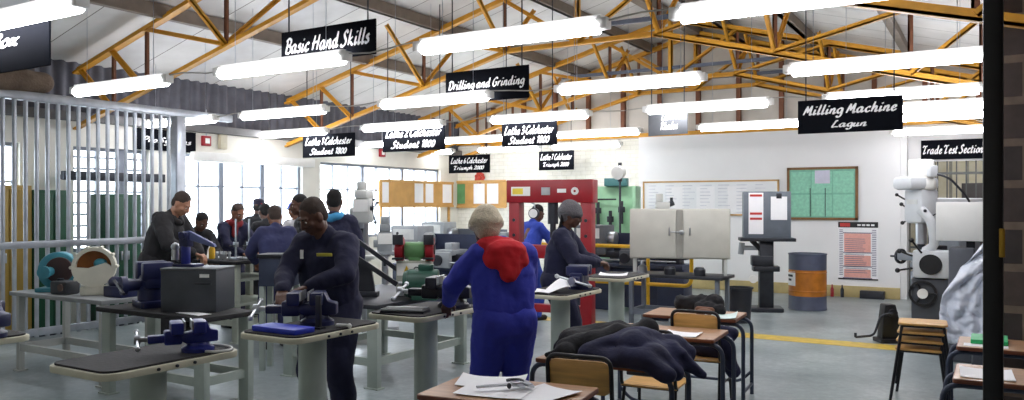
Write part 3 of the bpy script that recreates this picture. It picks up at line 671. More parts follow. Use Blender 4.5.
# small things on the students' bench
def gauge(x, y, label):
    t = thing('height_gauge', label, 'height gauge', (x, y, .98)); MB().prism(rrect(.13, .09, .01), 0, .035, bev=.004).obj('base', steel, t)
    MB().box(-.012, .012, -.006, .006, .03, .5).obj('beam', steel, t); MB().box(-.03, .03, -.02, .02, .16, .22, .004).obj('slider', steel, t)
    MB().box(-.02, .0, -.09, -.01, .165, .18).obj('scriber', dsteel, t)
gauge(-7.9, 6.62, 'left one of two tall silver height gauges on the students\' bench'); gauge(-7.76, 6.7, 'right one of two tall silver height gauges on the students\' bench')
for i in range(6):
    o = tag(MB().cyl((0, 0, 0), (0, 0, .07), .017, n=10).cyl((0, 0, .07), (0, 0, .1), .024, .018, 10).obj('turned_part', steel), 'one of six small turned steel parts standing on the students\' bench', 'machined part', 'turned steel parts on the bench'); o.location = (-8.16+(i % 3)*.07, 6.55+(i//3)*.07, .98)
o = thing('spray_bottle', 'yellow spray bottle at the front of the students\' bench', 'bottle', (-8.34, 6.62, .98)); MB().lathe([(.035, 0), (.038, .02), (.038, .12), (.014, .17), (.014, .19)], 14).obj('bottle', yell, o); MB().box(-.015, .05, -.012, .012, .19, .22, .004).obj('trigger_head', dsteel, o)
sheet('paper_sheet', -8.35, 6.85, .98, 20, .3, .21, paper, 'white paper under the hands of the boy leaning on the bench', 'paper', .01)
o = tag(MB().lathe([(.03, 0), (.032, .06), (.012, .09), (.02, .11), (0, .12)], 12).obj('red_knob_tool', redp), 'small red-topped tool near the height gauges', 'tool'); o.location = (-7.74, 6.9, .98)
t = thing('slate_crate', 'blue-grey steel crate on a stand in front of the navy backed student', 'crate', (-6.17, 5.72, 0), R(28)); MB().box(-.17, .17, -.14, .14, .84, 1.13, .01).obj('crate', M('blue_grey_crate', (58, 66, 86), .5), t); MB().box(-.185, .185, -.155, .155, 1.12, 1.16, .006).obj('lid', dsteel, t)
for sx in (-1, 1):
    for sy in (-1, 1): MB().box(sx*.14-.025, sx*.14+.025, sy*.11-.025, sy*.11+.025, 0, .84).obj('leg', palegreen, t)
# hanging spanners
def spanner(x, y, z, label):
    o = tag(MB().box(-.011, .011, -.004, .004, -.32, -.03, .002).lathe([(.014, -.006), (.026, -.006), (.026, .006), (.014, .006), (.014, -.006)], 16, Matrix.Rotation(R(90), 4, 'X')).lathe([(.012, -.006), (.024, -.006), (.024, .006), (.012, .006), (.012, -.006)], 16, Matrix.Translation((0, 0, -.34)) @ Matrix.Rotation(R(90), 4, 'X')).obj('ring_spanner', steel), label, 'spanner'); o.location = (x, y, z)
spanner(-6.74, 4.19, .7, 'steel spanner hanging at the left leg of the bench with the grey box')
spanner(-5.92, 5.42, .7, 'steel spanner hanging at the bench leg behind the man in navy')

# ================================================================ GRINDER, SHEAR AND DRILL BEHIND THE MAN
x, y = atZ(415, 7.95)
t = thing('bench_grinder', 'green bench grinder with two red wheel guards on a cream stand', 'grinder', (x, y, .76), R(31))
MB().box(-.17, .17, -.13, .13, 0, .34, .01).obj('stand', M('stand_cream', (170, 172, 160), .5), t)
MB().box(-.16, .16, -.137, -.13, .2, .32).obj('label_plate', white, t)
MB().prism([(-.1, .22), (-.03, .22), (-.065, .3)], .137, .141, Matrix.Rotation(R(90), 4, 'X')).obj('warning_triangle', yell, t)
MB().lathe([(.018, -.002), (.028, -.002), (.028, .002), (.018, .002), (.018, -.002)], 16, Matrix.Translation((.03, -.139, .26)) @ Matrix.Rotation(R(90), 4, 'X')).obj('goggles_symbol', dsteel, t)
MB().lathe([(.012, -.002), (.026, -.002), (.026, .002), (.012, .002), (.012, -.002)], 16, Matrix.Translation((.11, -.139, .255)) @ Matrix.Rotation(R(90), 4, 'X')).obj('gloves_symbol', dsteel, t)
MB().cyl((-.1, 0, .44), (.1, 0, .44), .085, n=24, bev=.015).box(-.06, .06, -.06, .06, .34, .4, .01).obj('motor', M('grinder_green', (92, 140, 88), .4), t)
for s in (-1, 1):
    g = MB().cyl((s*.11, 0, .45), (s*.19, 0, .45), .125, n=26, bev=.012).obj('wheel_guard', redp, t)
    MB().cyl((s*.19, 0, .45), (s*.2, 0, .45), .05, n=16).obj('cap', dsteel, g); MB().box(s*.15-.05, s*.15+.05, -.2, -.1, .36, .375).obj('tool_rest', dsteel, t)
    MB().box(s*.15-.05, s*.15+.05, -.15, -.12, .5, .6, .004).obj('eye_shield', dsteel, t)
x, y = atZ(425, 7.55)
t = thing('gear_motor', 'dark green electric motor in front of the grinder stand', 'motor', (x, y, .76), R(31))
MB().cyl((-.16, 0, .15), (.13, 0, .15), .135, n=28, bev=.015).obj('body', mgreen, t); MB().cyl((-.2, 0, .15), (-.16, 0, .15), .11, .13, n=24).obj('end_bell', mgreen, t); MB().cyl((-.25, 0, .15), (-.2, 0, .15), .02, n=12).obj('shaft', steel, t)
MB().box(-.12, .12, -.1, .1, 0, .05, .006).obj('foot', mgreen, t); MB().box(-.06, .08, -.05, .05, .27, .33, .008).obj('terminal_box', mgreen, t)
x, y = atZ(363, 7.8)
t = thing('lever_shear', 'dark hand lever shear with long slanting bars behind the man', 'shear', (x, y, .76), R(31))
MB().box(-.15, .15, -.07, .07, 0, .05, .006).prism([(-.12, .04), (.12, .04), (.08, .3), (-.06, .36)], -.025, .025, Matrix.Rotation(R(90), 4, 'X')).obj('frame', dsteel, t)
MB().bar((-.14, -.05, .44), (.34, -.05, .12), .03, .045).obj('lever_arm', dsteel, t); MB().bar((-.12, .06, .58), (.4, .06, .2), .03, .04).obj('link_bar', dsteel, t); MB().cyl((-.1, -.08, .4), (-.1, .09, .4), .03, n=14).obj('pivot', steel, t)
def drill(px, Z, label, rz, m=mgrey, h=2.0):
    x, y = atZ(px, Z); t = thing('pillar_drill', label, 'pillar drill', (x, y, 0), R(rz))
    MB().prism(rrect(.36, .5, .03), 0, .07, bev=.01).obj('base', m, t); MB().cyl((0, .14, .06), (0, .14, h-.2), .045, n=20).obj('column', steel, t)
    MB().prism(rrect(.34, .32, .02), 1.0, 1.04, bev=.006).cyl((0, .14, .96), (0, .14, 1.08), .075, n=20).obj('work_table', m, t)
    MB().box(-.1, .1, -.15, .2, h-.5, h-.2, .03).cyl((-.1, -.02, h-.36), (-.15, -.02, h-.36), .05, n=16).obj('head', m, t); MB().box(-.075, .075, -.16, .34, h-.2, h-.1, .02).cyl((0, -.08, h-.1), (0, -.08, h), .06, n=18, bev=.01).obj('belt_cover', m, t)
    MB().cyl((0, .3, h-.46), (0, .3, h-.2), .075, n=20, bev=.01).obj('motor', m, t); MB().cyl((0, -.1, h-.56), (0, -.1, h-.42), .032, n=16).obj('quill', steel, t); MB().cyl((0, -.1, h-.65), (0, -.1, h-.56), .02, .028, n=14).obj('chuck', dsteel, t)
    f = MB()
    for k in range(3): a = k*2.09+.4; f.cyl((.12, -.06, h-.32), (.16, -.06+.17*math.cos(a), h-.32+.17*math.sin(a)), .008, n=8).sph((.16, -.06+.17*math.cos(a), h-.32+.17*math.sin(a)), .018)
    f.cyl((.09, -.06, h-.32), (.14, -.06, h-.32), .028, n=14); f.obj('feed_handle', dsteel, t)
    MB().box(-.09, .09, -.166, -.16, h-.36, h-.22).obj('dial_plate', white, t)
drill(363, 9.7, 'light grey pillar drill behind the man in navy', 31, lgrey, 1.93)
drill(385, 10.6, 'second grey pillar drill, partly hidden beside the first', 40, mgrey, 1.5)

# ================================================================ LATHES
def lathe_machine(x, y, rz, label, m, basem, L=1.8):
    t = thing('lathe', label, 'lathe', (x, y, 0), R(rz)); h = L/2
    for s, wd in ((-1, .6), (1, .42)): MB().box(s*h-(.0 if s < 0 else wd), s*h+(wd if s < 0 else 0), -.2, .2, 0, .7, .015).obj('pedestal', basem, t)
    MB().box(-h+.55, h-.4, -.12, .16, .05, .69, .01).obj('base_panel', basem, t); MB().box(-h, h, -.26, .26, .68, .75, .012).obj('chip_tray', basem, t); MB().box(-h+.1, h, -.12, .12, .82, .92, .008).box(-h+.1, -h+.3, -.1, .1, .74, .84).box(h-.3, h-.1, -.1, .1, .74, .84).obj('bed', dsteel, t)
    MB().box(-h-.04, -h+.5, -.2, .22, .86, 1.33, .025).obj('headstock', m, t)
    MB().box(-h+.02, -h+.42, -.206, -.2, 1.12, 1.28).obj('dial_plate', M('plate_grey', (206, 208, 206), .4), t)
    for k in range(3): MB().cyl((-h+.1+k*.14, -.23, 1.02), (-h+.1+k*.14, -.2, 1.02), .035, n=14).obj('selector', dsteel, t)
    MB().cyl((-h+.5, 0, 1.12), (-h+.62, 0, 1.12), .11, n=26, bev=.008).obj('chuck', steel, t)
    MB().box(-.1, .2, -.24, .2, .9, .98, .01).box(-.02, .12, -.1, .1, .97, 1.08, .01).obj('carriage', m, t); MB().box(-.1, .2, -.3, -.22, .72, .95, .01).obj('apron', m, t)
    MB().cyl((.0, -.34, .83), (.0, -.3, .83), .08, n=20).obj('handwheel', dsteel, t)
    MB().box(h-.34, h-.1, -.09, .09, .92, 1.16, .015).cyl((h-.42, 0, 1.12), (h-.06, 0, 1.12), .045, n=16).obj('tailstock', m, t); MB().cyl((h-.06, 0, 1.12), (h-.03, 0, 1.12), .075, n=18).obj('handwheel', steel, t)
    MB().box(-h+.4, h-.3, .25, .27, .75, 1.2).obj('splash_guard', basem, t); MB().cyl((-h+.3, -.27, .8), (h-.1, -.27, .8), .012, n=8).obj('feed_rod', steel, t)
    return t
lathe_machine(-7.05, 9.9, 0, 'grey lathe beyond the yellow rail, left of the red press', mgrey, navy, 1.9)
lathe_machine(-4.85, 11.75, 0, 'grey lathe behind the barrier, partly under the two-door cabinet', M('lathe_dark_grey', (86, 90, 96), .45), navy, 1.8)
lathe_machine(-8.3, 12.3, 0, 'far light grey lathe below the wooden notice boards', mgrey, M('lathe_mid_grey', (96, 102, 110), .45), 1.9)
# yellow safety barrier
bp = yell
t = thing('safety_barrier', 'yellow pipe barrier in front of the lathes, bent down at its right end', 'barrier', (-5.6, 11.0, 0))
MB().tube(bend([(-2.6, 0, 1.04), (1.95, 0, 1.04), (1.95, 0, .5), (-.2, 0, .5)], .12), .028, 10).obj('rail', bp, t)
MB().cyl((-2.6, 0, .5), (-.2, 0, .5), .028, n=10).obj('rail', bp, t)
for xx in (-2.6, -1.3, -.2, 1.3): MB().cyl((xx, 0, 0), (xx, 0, 1.04), .026, n=10).prism(rrect(.14, .14, .01), 0, .012, Matrix.Translation((xx, 0, 0))).obj('post', bp, t)

# ================================================================ RED PRESS
t = thing('hydraulic_press', 'tall red steel H-frame hydraulic press in the middle of the shop', 'press', (-4.98, 9.3, 0), R(8))
for s in (-1, 1): MB().box(s*.5-.075, s*.5+.075, -.09, .09, 0, 1.7, .006).obj('column', redp, t); MB().box(s*.5-.06, s*.5+.06, -.35, .35, 0, .08, .006).obj('foot', redp, t)
MB().box(-.6, .6, -.11, .11, 1.68, 1.98, .008).obj('top_beam', redp, t); MB().box(-.48, .48, -.12, -.06, .95, 1.12, .006).box(-.48, .48, .06, .12, .95, 1.12, .006).obj('press_bed', redp, t); MB().box(-.48, .48, -.07, .07, .24, .34, .006).obj('cross_beam', redp, t)
MB().cyl((0.02, 0, 1.4), (.02, 0, 1.7), .07, n=20).cyl((.02, 0, 1.22), (.02, 0, 1.4), .04, n=16).obj('ram', dsteel, t)
g = MB().cyl((-.2, -.15, 1.54), (-.2, -.1, 1.54), .07, n=20).obj('gauge', dsteel, t); MB().cyl((-.2, -.156, 1.54), (-.2, -.15, 1.54), .058, n=20).obj('dial', white, g)
MB().tube(bend([(-.2, -.1, 1.6), (-.2, -.1, 1.66), (-.3, 0, 1.69)], .04), .012).obj('pipe', steel, t)
g = MB().box(-.53, -.26, -.116, -.11, 1.77, 1.89).obj('warning_label', white, t); MB().box(-.51, -.36, -.119, -.116, 1.79, 1.87).obj('yellow_field', M('yellow_label', (232, 206, 70), .5), g); MB().box(-.1, .02, -.118, -.11, 1.78, 1.88).obj('maker_plate', steel, t); MB().box(.12, .24, -.118, -.11, 1.81, 1.86).obj('small_plate', white, t)
g = MB().cyl((.36, -.12, 1.83), (.36, -.108, 1.83), .05, n=20).obj('round_label', white, t); MB().cyl((.36, -.123, 1.83), (.36, -.12, 1.83), .016, n=12).obj('centre_dot', redp, g)
for zz in (.5, .7, .9, 1.25, 1.45):
    for s in (-1, 1): MB().cyl((s*.5, -.098, zz), (s*.5, -.088, zz), .022, n=12).obj('pin_hole', dsteel, t)

# ================================================================ GREY CABINET ON ITS TABLE
cx, cy = -3.5, 10.25
t = bench(cx-.72, cx+.6, cy-.33, cy+.25, .74, 'dark-topped steel table under the grey two-door cabinet', dsteel, M('slate_legs', (104, 112, 122), .45), .05)
t = thing('tool_cabinet', 'light grey two-door steel cabinet standing on short legs', 'cabinet', (cx-.06, cy-.02, .74), R(20)); gx = M('cabinet_grey', (196, 194, 184), .45, var=.05)
for sx in (-1, 1):
    for sy in (-1, 1): MB().box(sx*.58-.02, sx*.58+.02, sy*.16-.02, sy*.16+.02, 0, .22).obj('leg', lgrey, t)
MB().box(-.64, .64, -.2, .2, .21, .86, .006).obj('body', gx, t)
for s in (-1, 1):
    d = MB().box(min(s*.05, s*.63), max(s*.05, s*.63), -.22, -.2, .225, .845, .005).obj('door', gx, t); MB().tube([(s*.13, -.22, .52), (s*.13, -.255, .53), (s*.13, -.255, .6), (s*.13, -.22, .61)], .009).obj('handle', steel, d)
MB().box(-.04, .04, -.218, -.2, .225, .845).obj('centre_strip', M('strip_grey', (150, 148, 140), .5), t); MB().cyl((-.14, -.25, .56), (.06, -.25, .56), .008, n=8).box(.0, .05, -.26, -.215, .53, .58, .004).obj('hasp', steel, t)
# things on the table under the cabinet
for i, (dx, nm, mm, lb) in enumerate(((-.5, 'oil_can', steel, 'silver oil can under the left half of the grey cabinet'), (-.12, 'lens_housing', dsteel, 'dark round housing under the middle of the grey cabinet'), (.28, 'chuck_part', dsteel, 'dark chuck under the right half of the grey cabinet'))):
    o = tag(MB().lathe([(.06, 0), (.065, .03), (.06, .09), (.025, .12), (.02, .16), (0, .165)] if i == 0 else [(.07, 0), (.075, .03), (.075, .08), (.05, .11), (0, .115)], 18).obj(nm, mm), lb, 'tool'); o.location = (cx+dx, cy-.22, .74)
t = thing('rubbish_bin', 'dark bin on the floor behind the cabinet table', 'bin', (-3.05, 11.3, 0)); t.scale = (.85,)*3; MB().lathe([(.17, 0), (.2, .55), (.215, .56), (.215, .58), (.19, .58), (.165, .04), (0, .04)], 24).obj('body', M('bin_dark', (38, 40, 48), .5), t); MB().lathe([(.2, .56), (.22, .56), (.22, .585), (.2, .585), (.2, .56)], 24).obj('rim', dsteel, t)
o = thing('drive_unit', 'pale grey drive unit with dark knobs on top of the two-door cabinet', 'machine part', (cx-.28, cy+.0, 1.6), R(31))
MB().box(-.11, .07, -.06, .06, 0, .09, .012).cyl((-.06, 0, .09), (-.06, 0, .2), .05, n=16, bev=.01).obj('body', lgrey, o); MB().cyl((.05, 0, .05), (.13, 0, .08), .035, n=14).cyl((.1, 0, .07), (.1, 0, .15), .02, n=10).obj('knob', dsteel, o)
# pale green test machine and lamp
x, y = atZ(612, 14.2)
t = thing('green_test_rig', 'pale green machine frame with dark fittings behind the lathe', 'machine', (x, y, 0), R(12))
MB().box(-.46, .46, -.02, .3, 0, 1.98, .01).obj('panel', lgreen, t); MB().box(-.46, -.4, -.22, 0, 0, 1.98, .006).obj('post', lgreen, t); MB().box(.4, .46, -.22, 0, 0, 1.98, .006).obj('post', lgreen, t)
for dx, z in ((-.22, 1.6), (0, 1.45), (.2, 1.62)): MB().cyl((dx, -.14, z-.3), (dx, -.14, z+.1), .03, n=12).cyl((dx, -.14, z-.1), (dx, -.14, z), .06, n=14).obj('valve', dsteel, t)
MB().tube(bend([(-.3, -.12, 1.2), (-.3, -.12, 1.75), (.1, -.12, 1.75)], .1), .014).obj('hose', dsteel, t); MB().box(-.1, .3, -.2, 0, 1.98, 2.12, .01).obj('control_box', M('teal_box', (70, 120, 120), .45), t)
x, y = atZ(620, 13.4)
t = thing('work_lamp', 'white round machine lamp on a pole above the green rig', 'lamp', (x, y, 0)); MB().cyl((0, 0, 0), (0, 0, 2.05), .018, n=10).prism(rrect(.25, .25, .03), 0, .02).obj('pole', dsteel, t)
MB().sph((0, -.02, 2.2), (.11, .1, .11)).cyl((0, -.02, 2.2), (-.0, -.12, 2.18), .08, .11, 20).obj('lamp_head', white, t); MB().box(-.03, .03, -.02, .02, 2.28, 2.36, .006).box(-.03, .03, -.03, .03, 2.04, 2.12, .006).obj('bracket', dsteel, t)
# ================================================================ THINGS ON AND BY THE BACK WALL
YW = YB-.06
def wx(px): return onY(px, YW-.03)
def wz(py, px): return zat(py, wx(px), YW-.03)
def framed(px0, px1, y0, y1, label, fm, im, cat, nm, fw=.04):
    x0, x1 = wx(px0), wx(px1); z1, z0 = wz(y0, (px0+px1)/2), wz(y1, (px0+px1)/2); w, h = (x1-x0)/2, (z1-z0)/2
    t = thing(nm, label, cat, ((x0+x1)/2, YW-.02, (z0+z1)/2))
    MB().box(-w, w, -.005, .02, -h, h).obj('panel', im, t)
    MB().box(-w, w, -.022, .02, h-fw, h).box(-w, w, -.022, .02, -h, -h+fw).box(-w, -w+fw, -.022, .02, -h, h).box(w-fw, w, -.022, .02, -h, h).obj('frame', fm, t)
    return t, w, h
t, w, h = framed(643, 779, 180.5, 215.5, 'wide whiteboard with an orange-brown frame covered with faint charts', M('tan_frame', (200, 158, 98), .5), M('whiteboard', (236, 238, 240), .4, var=.02), 'whiteboard', 'whiteboard', .03)
ink = M('grey_ink', (212, 214, 222), .6)
q = MB()
for i in range(7):
    x = -w+.12+i*(2*w-.2)/7
    for j in range(9): q.box(x, x+random.uniform(.12, .26), -.009, -.006, h-.1-j*.066, h-.085-j*.066)
q.obj('writing', ink, t)
for i in range(3): MB().box(-w+.5+i*.62, -w+.86+i*.62, -.008, -.0055, -h+.1, h-.12).obj('chart_sheet', paper, t)
t, w, h = framed(787, 858, 167, 220, 'wood-framed green notice board on the white wall', M('brown_frame', (124, 86, 44), .5), M('board_green', (120, 184, 156), .5, var=.1, scale=14), 'notice board', 'notice_board', .045)
pg = M('mint_sheet', (140, 204, 176), .5, var=.12, scale=22)
for i in range(3):
    for j in range(2): a = -w+.06+i*(2*w-.12)/3; MB().box(a+.01, a+(2*w-.12)/3-.01, -.008, -.005, -h+.06+j*(h-.06)+.01, -h+.06+(j+1)*(h-.06)-.02).obj('notice_sheet', pg, t)
MB().box(-.12, .14, -.01, -.007, h-.3, h-.06).obj('notice_sheet', M('lilac_sheet', (206, 206, 222), .6), t)
q = MB()
for x in (-.2, .06): q.box(x-.006, x+.006, -.014, -.006, -h+.06, .1)
q.obj('divider', dsteel, t)
x0, x1 = wx(838), wx(878); z1, z0 = wz(222, 858), wz(280, 858); w, h = (x1-x0)/2, (z1-z0)/2
t = thing('wall_chart', 'white and salmon safety chart with a black header on the white wall', 'poster', ((x0+x1)/2, YW-.004, (z0+z1)/2))
MB().box(-w, w, -.003, .003, -h, h).obj('sheet', paper, t); MB().box(-w, w, -.006, -.003, h-.1, h).obj('header', black, t)
MB().box(-w+.03, -w+.2, -.008, -.006, h-.085, h-.02).obj('red_mark', M('poster_red', (196, 60, 56), .6), t)
q = MB()
for i in range(4): q.box(w-.34+i*.075, w-.285+i*.075, -.008, -.006, h-.07, h-.04)
q.obj('header_lettering', letter, t)
sal = M('poster_salmon', (232, 172, 160), .6, var=.06, scale=30)
for a, b in ((.2, .52), (.58, .76), (.82, .96)): MB().box(-w+.1, w-.12, -.006, -.003, h-2*h*b, h-2*h*a).obj('salmon_block', sal, t)
q = MB()
for i in range(26): z = h-.14-i*(2*h-.2)/26; q.box(-w+.02, -w+.08, -.006, -.003, z-.012, z); q.box(w-.1, w-.03, -.006, -.003, z-.012, z)
for i in range(18): z = h-.3-i*(2*h-.4)/18; q.box(-w+.12, w-.16-random.random()*.1, -.0085, -.006, z-.009, z)
for a in (.19, .53, .77, .97): q.box(-w+.08, w-.1, -.0085, -.006, h-2*h*a-.008, h-2*h*a+.008)
q.obj('small_print', M('print_blue_grey', (120, 116, 140), .6), t)
MB().box(-w, w, -.006, -.003, -h, -h+.025).obj('bottom_rule', black, t)
# clutter on the skirting
o = tag(MB().box(-.2, .2, -.06, .06, 0, .14, .01).obj('toolbox', dsteel), 'long dark box on the floor against the white wall under the chart', 'box'); o.location = (wx(873), YW-.12, 0)
for px, m, lb in ((833, redp, 'small red bottle on the floor by the skirting'), (843, dsteel, 'small dark bottle on the floor by the skirting')):
    o = tag(MB().lathe([(.03, 0), (.03, .14), (.012, .18), (.012, .22), (0, .22)], 12).obj('small_bottle', m), lb, 'bottle'); o.location = (wx(px), YW-.12, 0)
# oil drum
t = thing('oil_drum', 'orange and blue-grey steel oil drum with a white label', 'drum', (-2.52, 13.3, 0))
og = M('drum_orange', (184, 112, 30), .5, var=.28, scale=6); bgm = M('drum_blue_grey', (82, 88, 108), .45, var=.15)
MB().lathe([(.285, 0), (.292, .01), (.285, .025), (.285, .22)], 36).obj('lower_band', bgm, t)
MB().lathe([(.285, .22), (.285, .29), (.293, .3), (.285, .31), (.285, .58), (.293, .59), (.285, .6), (.285, .63)], 36).obj('orange_band', og, t)
MB().lathe([(.285, .63), (.285, .86), (.294, .87), (.292, .885), (.275, .885), (.272, .865), (0, .86)], 36).obj('upper_band', bgm, t)
pl = MB(); pl.grid(lambda u, v: (.288*math.cos(R(-168+u*50)), .288*math.sin(R(-168+u*50)), .38+v*.22), 8, 1, .002); lb = pl.obj('label', white, t)
q = MB()
for z, r0, r1 in ((.535, -160, -128), (.47, -154, -134)): q.grid(lambda u, v: (.2915*math.cos(R(r0+u*(r1-r0))), .2915*math.sin(R(r0+u*(r1-r0))), z+(v-.5)*.035), 8, 1, .001).obj('printed_line', dsteel, lb); q = MB()
q.bm.free()
# box of papers on a machine column
t = thing('notice_stand', 'grey notice box with papers on a dark machine column', 'notice stand', (-3.04, 12.75, 0), R(20))
gb = M('notice_grey', (104, 112, 122), .45)
MB().box(-.34, .36, -.14, .16, 1.14, 1.86, .012).obj('box', gb, t); MB().box(-.4, .42, -.24, .2, 1.09, 1.14, .006).obj('shelf', dsteel, t)
p = MB().box(-.27, -.05, -.146, -.14, 1.2, 1.84).obj('paper', paper, t)
for z in (1.78, 1.5, 1.42): MB().box(-.25, -.07, -.149, -.146, z, z+.035).obj('red_stripe', M('poster_red', (214, 96, 70), .6), p)
p = MB().box(.06, .3, -.15, -.144, 1.42, 1.78).obj('paper', paper, t); MB().box(.14, .22, -.156, -.15, 1.75, 1.83, .004).obj('clip', dsteel, p)
MB().prism(rrect(.5, .46, .05), 0, .06, bev=.01).box(-.1, .11, -.1, .12, .05, 1.1, .012).obj('column', dsteel, t)
MB().prism(rrect(.4, .3, .04), .62, .7, bev=.008).box(-.22, .1, -.12, .12, .7, .86, .02).obj('work_table', dsteel, t)
MB().cyl((-.36, -.05, .98), (.05, 0, .98), .035, n=12).cyl((-.38, -.05, .88), (-.36, -.05, 1.06), .045, n=14).obj('arm', mgrey, t); MB().cyl((-.22, -.1, 1.1), (-.02, -.02, .9), .04, n=12).obj('lever', black, t); MB().cyl((-.2, -.16, .5), (-.2, -.08, .5), .06, n=14).obj('cup_wheel', white, t)
# notice boards in the far left corner
bw = M('notice_ply', (204, 158, 92), .55, var=.12, scale=4)
t = thing('notice_board', 'long wooden notice board with papers in front of the left windows', 'notice board', (XL+.06, 13.9, 0)); 
MB().box(-.02, .02, -1.3, 1.3, 1.62, 2.16, .004).obj('panel', bw, t); MB().box(.02, .035, -1.3, 1.3, 1.6, 1.65).box(.02, .035, -1.3, 1.3, 2.13, 2.18).obj('frame', wood, t)
for i, (y, wd) in enumerate(((-1.12, .2), (.0, .3), (.38, .28), (1.05, .34))): MB().box(.02, .026, y-wd/2, y+wd/2, 1.7, 2.12).obj('paper', paper, t)
for yy in (-1.2, 1.2): MB().box(-.055, -.02, yy-.03, yy+.03, 1.0, 2.16).obj('post', wood, t)
x0, x1 = onY(456, 15.42), onY(505, 15.42)
t = thing('notice_board', 'wooden notice board with papers on the cream brick wall left of the red press', 'notice board', ((x0+x1)/2, YB-.02, 0)); w = (x1-x0)/2
MB().box(-w, w, -.02, .02, 1.6, 2.2, .004).obj('panel', bw, t); MB().box(-w, w, -.04, -.02, 1.58, 1.63).box(-w, w, -.04, -.02, 2.17, 2.22).obj('frame', wood, t)
for a, wd, m in ((-w+.12, .22, M('green_sheet', (96, 150, 96), .6)), (-.05, .3, paper), (.32, .3, paper)): MB().box(a-wd/2, a+wd/2, -.027, -.02, 1.68, 2.14).obj('paper', m, t)
rs = MB()
for i in range(9): a = i*2*math.pi/9; rs.sph((.1*math.cos(a), 0, .1*math.sin(a)), (.045, .02, .045))
o = tag(rs.sph((0, -.01, 0), (.06, .03, .06)).obj('red_rosette', M('rosette_red', (186, 60, 44), .6)), 'red rosette on top of the wooden notice board by the press', 'decoration'); o.location = (onY(478, 15.4), YB-.03, 2.28)
o = tag(MB().box(-.08, .08, -.02, 0, -.2, .2).box(-.05, .05, -.024, -.02, -.15, .15).obj('yellow_notice', M('yellow_notice_board', (222, 186, 70), .5)), 'small yellow notice on the cream wall right of the press', 'notice'); o.location = (onY(590, 15.48), YB-.0, 1.98)
for px, lb in ((205, 'red alarm box on the left wall beside the dark sign'), (381, 'red alarm box on the left wall above the far windows')):
    X, Y = XL, ray(px)[1]/ray(px)[0]*XL; z = zat(141 if px < 300 else 153, X, Y)
    t = thing('alarm_box', lb, 'alarm', (X, Y, z)); MB().box(0, .06, -.08, .08, -.08, .08, .01).obj('body', redp, t); MB().box(.06, .066, -.04, .04, -.04, .04).obj('glass_pane', white, t); MB().cyl((.03, 0, .08), (.03, 0, .5), .008, n=6).obj('conduit', galv, t)
X = XL; Y = ray(221)[1]/ray(221)[0]*X
o = tag(MB().box(0, .08, -.07, .07, -.12, .12, .015).obj('junction_box', M('beige_box', (190, 184, 160), .5)), 'beige junction box on the left wall right of the red alarm', 'box'); o.location = (X, Y, zat(142, X, Y))

# ================================================================ SCHOOL DESKS AND CHAIRS
def desk_proto(wd=.8, dp=.52, h=.7):
    t = thing('school_desk', 'x', 'desk'); w, d = wd/2, dp/2
    MB().prism(rrect(wd, dp, .02, 3), h-.026, h-.002, bev=.003).obj('edge', deskedge, t); MB().prism(rrect(wd-.012, dp-.012, .016, 3), h-.006, h).obj('tabletop', deskwood, t)
    for sx in (-1, 1):
        for sy in (-1, 1):
            MB().tube(bend([(sx*(w+.05), sy*(d-.07), 0), (sx*(w+.05), sy*(d-.07), h-.045), (sx*(w-.22), sy*(d-.07), h-.045)], .1), .0165, 10).obj('leg', tubem, t)
        MB().cyl((sx*(w+.05), -d+.07, .09), (sx*(w+.05), d-.07, .09), .014, n=10).obj('side_rail', tubem, t)
    MB().tube(bend([(-w-.05, d-.07, .2), (-w+.05, d-.07, .1), (w-.05, d-.07, .1), (w+.05, d-.07, .2)], .06), .013, 8).obj('foot_rail', tubem, t)
    return t
def put(o, x, y, z, rz, label): o.location = (x, y, z); o.rotation_euler = (0, 0, R(rz)); o['label'] = label; return o
DP = desk_proto()
put(DP, -2.12, 3.5, 0, 7, 'nearest school desk at the bottom edge with papers and calipers')
d2 = tree(DP); put(d2, -2.06, 4.62, 0, 4, 'school desk buried under a black and a navy jacket')
d3 = tree(DP); put(d3, -2.1, 5.78, 0, 4, 'school desk with one white sheet right of the jackets')
d4 = tree(DP); put(d4, -2.24, 6.85, 0, 4, 'farthest school desk of the middle column, with a booklet and dark bag')
DS = desk_proto(.42, .5)
put(DS, .02, 5.25, 0, 0, 'nearer narrow school desk beside the black post, with white paper'); e2 = tree(DS); put(e2, 0, 6.4, 0, 0, 'second narrow school desk behind the black post, with a green book')
def chair_proto():
    t = thing('school_chair', 'x', 'chair')
    MB().grid(lambda u, v: ((u-.5)*.38, (v-.5)*.37, .445-.012*math.cos((u-.5)*3)*(1-abs(v-.5))), 10, 8, .012).obj('seat', wood, t)
    MB().prism(rrect(.355, .19, .045, 5), -.006, .006, Matrix.Translation((0, -.205, .705)) @ Matrix.Rotation(R(98), 4, 'X'), bev=.003).obj('backrest', wood, t)
    MB().tube(bend([(-.185, -.16, .43), (-.185, -.19, .46), (-.185, -.225, .82), (.185, -.225, .82), (.185, -.19, .46), (.185, -.16, .43)], .06), .0125, 10).obj('back_frame', tubeb, t)
    for s in (-1, 1):
        MB().tube([(s*.17, .16, .435), (s*.19, .2, 0)], .0115, 8).obj('leg', tubeb, t); MB().tube([(s*.175, -.15, .435), (s*.19, -.25, 0)], .0115, 8).obj('leg', tubeb, t)
        MB().tube([(s*.18, -.2, .25), (s*.18, .18, .25)], .009, 8).obj('stretcher', tubeb, t)
    MB().tube([(-.17, .15, .43), (.17, .15, .43), (.175, -.16, .43), (-.175, -.16, .43)], .011, 8, True).obj('seat_frame', tubeb, t)
    return t
CP = chair_proto()
put(CP, -1.97, 4.17, 0, 6, 'wooden-backed school chair before the desk with the jackets')
c2 = tree(CP); put(c2, -1.98, 5.22, 0, 4, 'school chair half hidden behind the navy jacket')
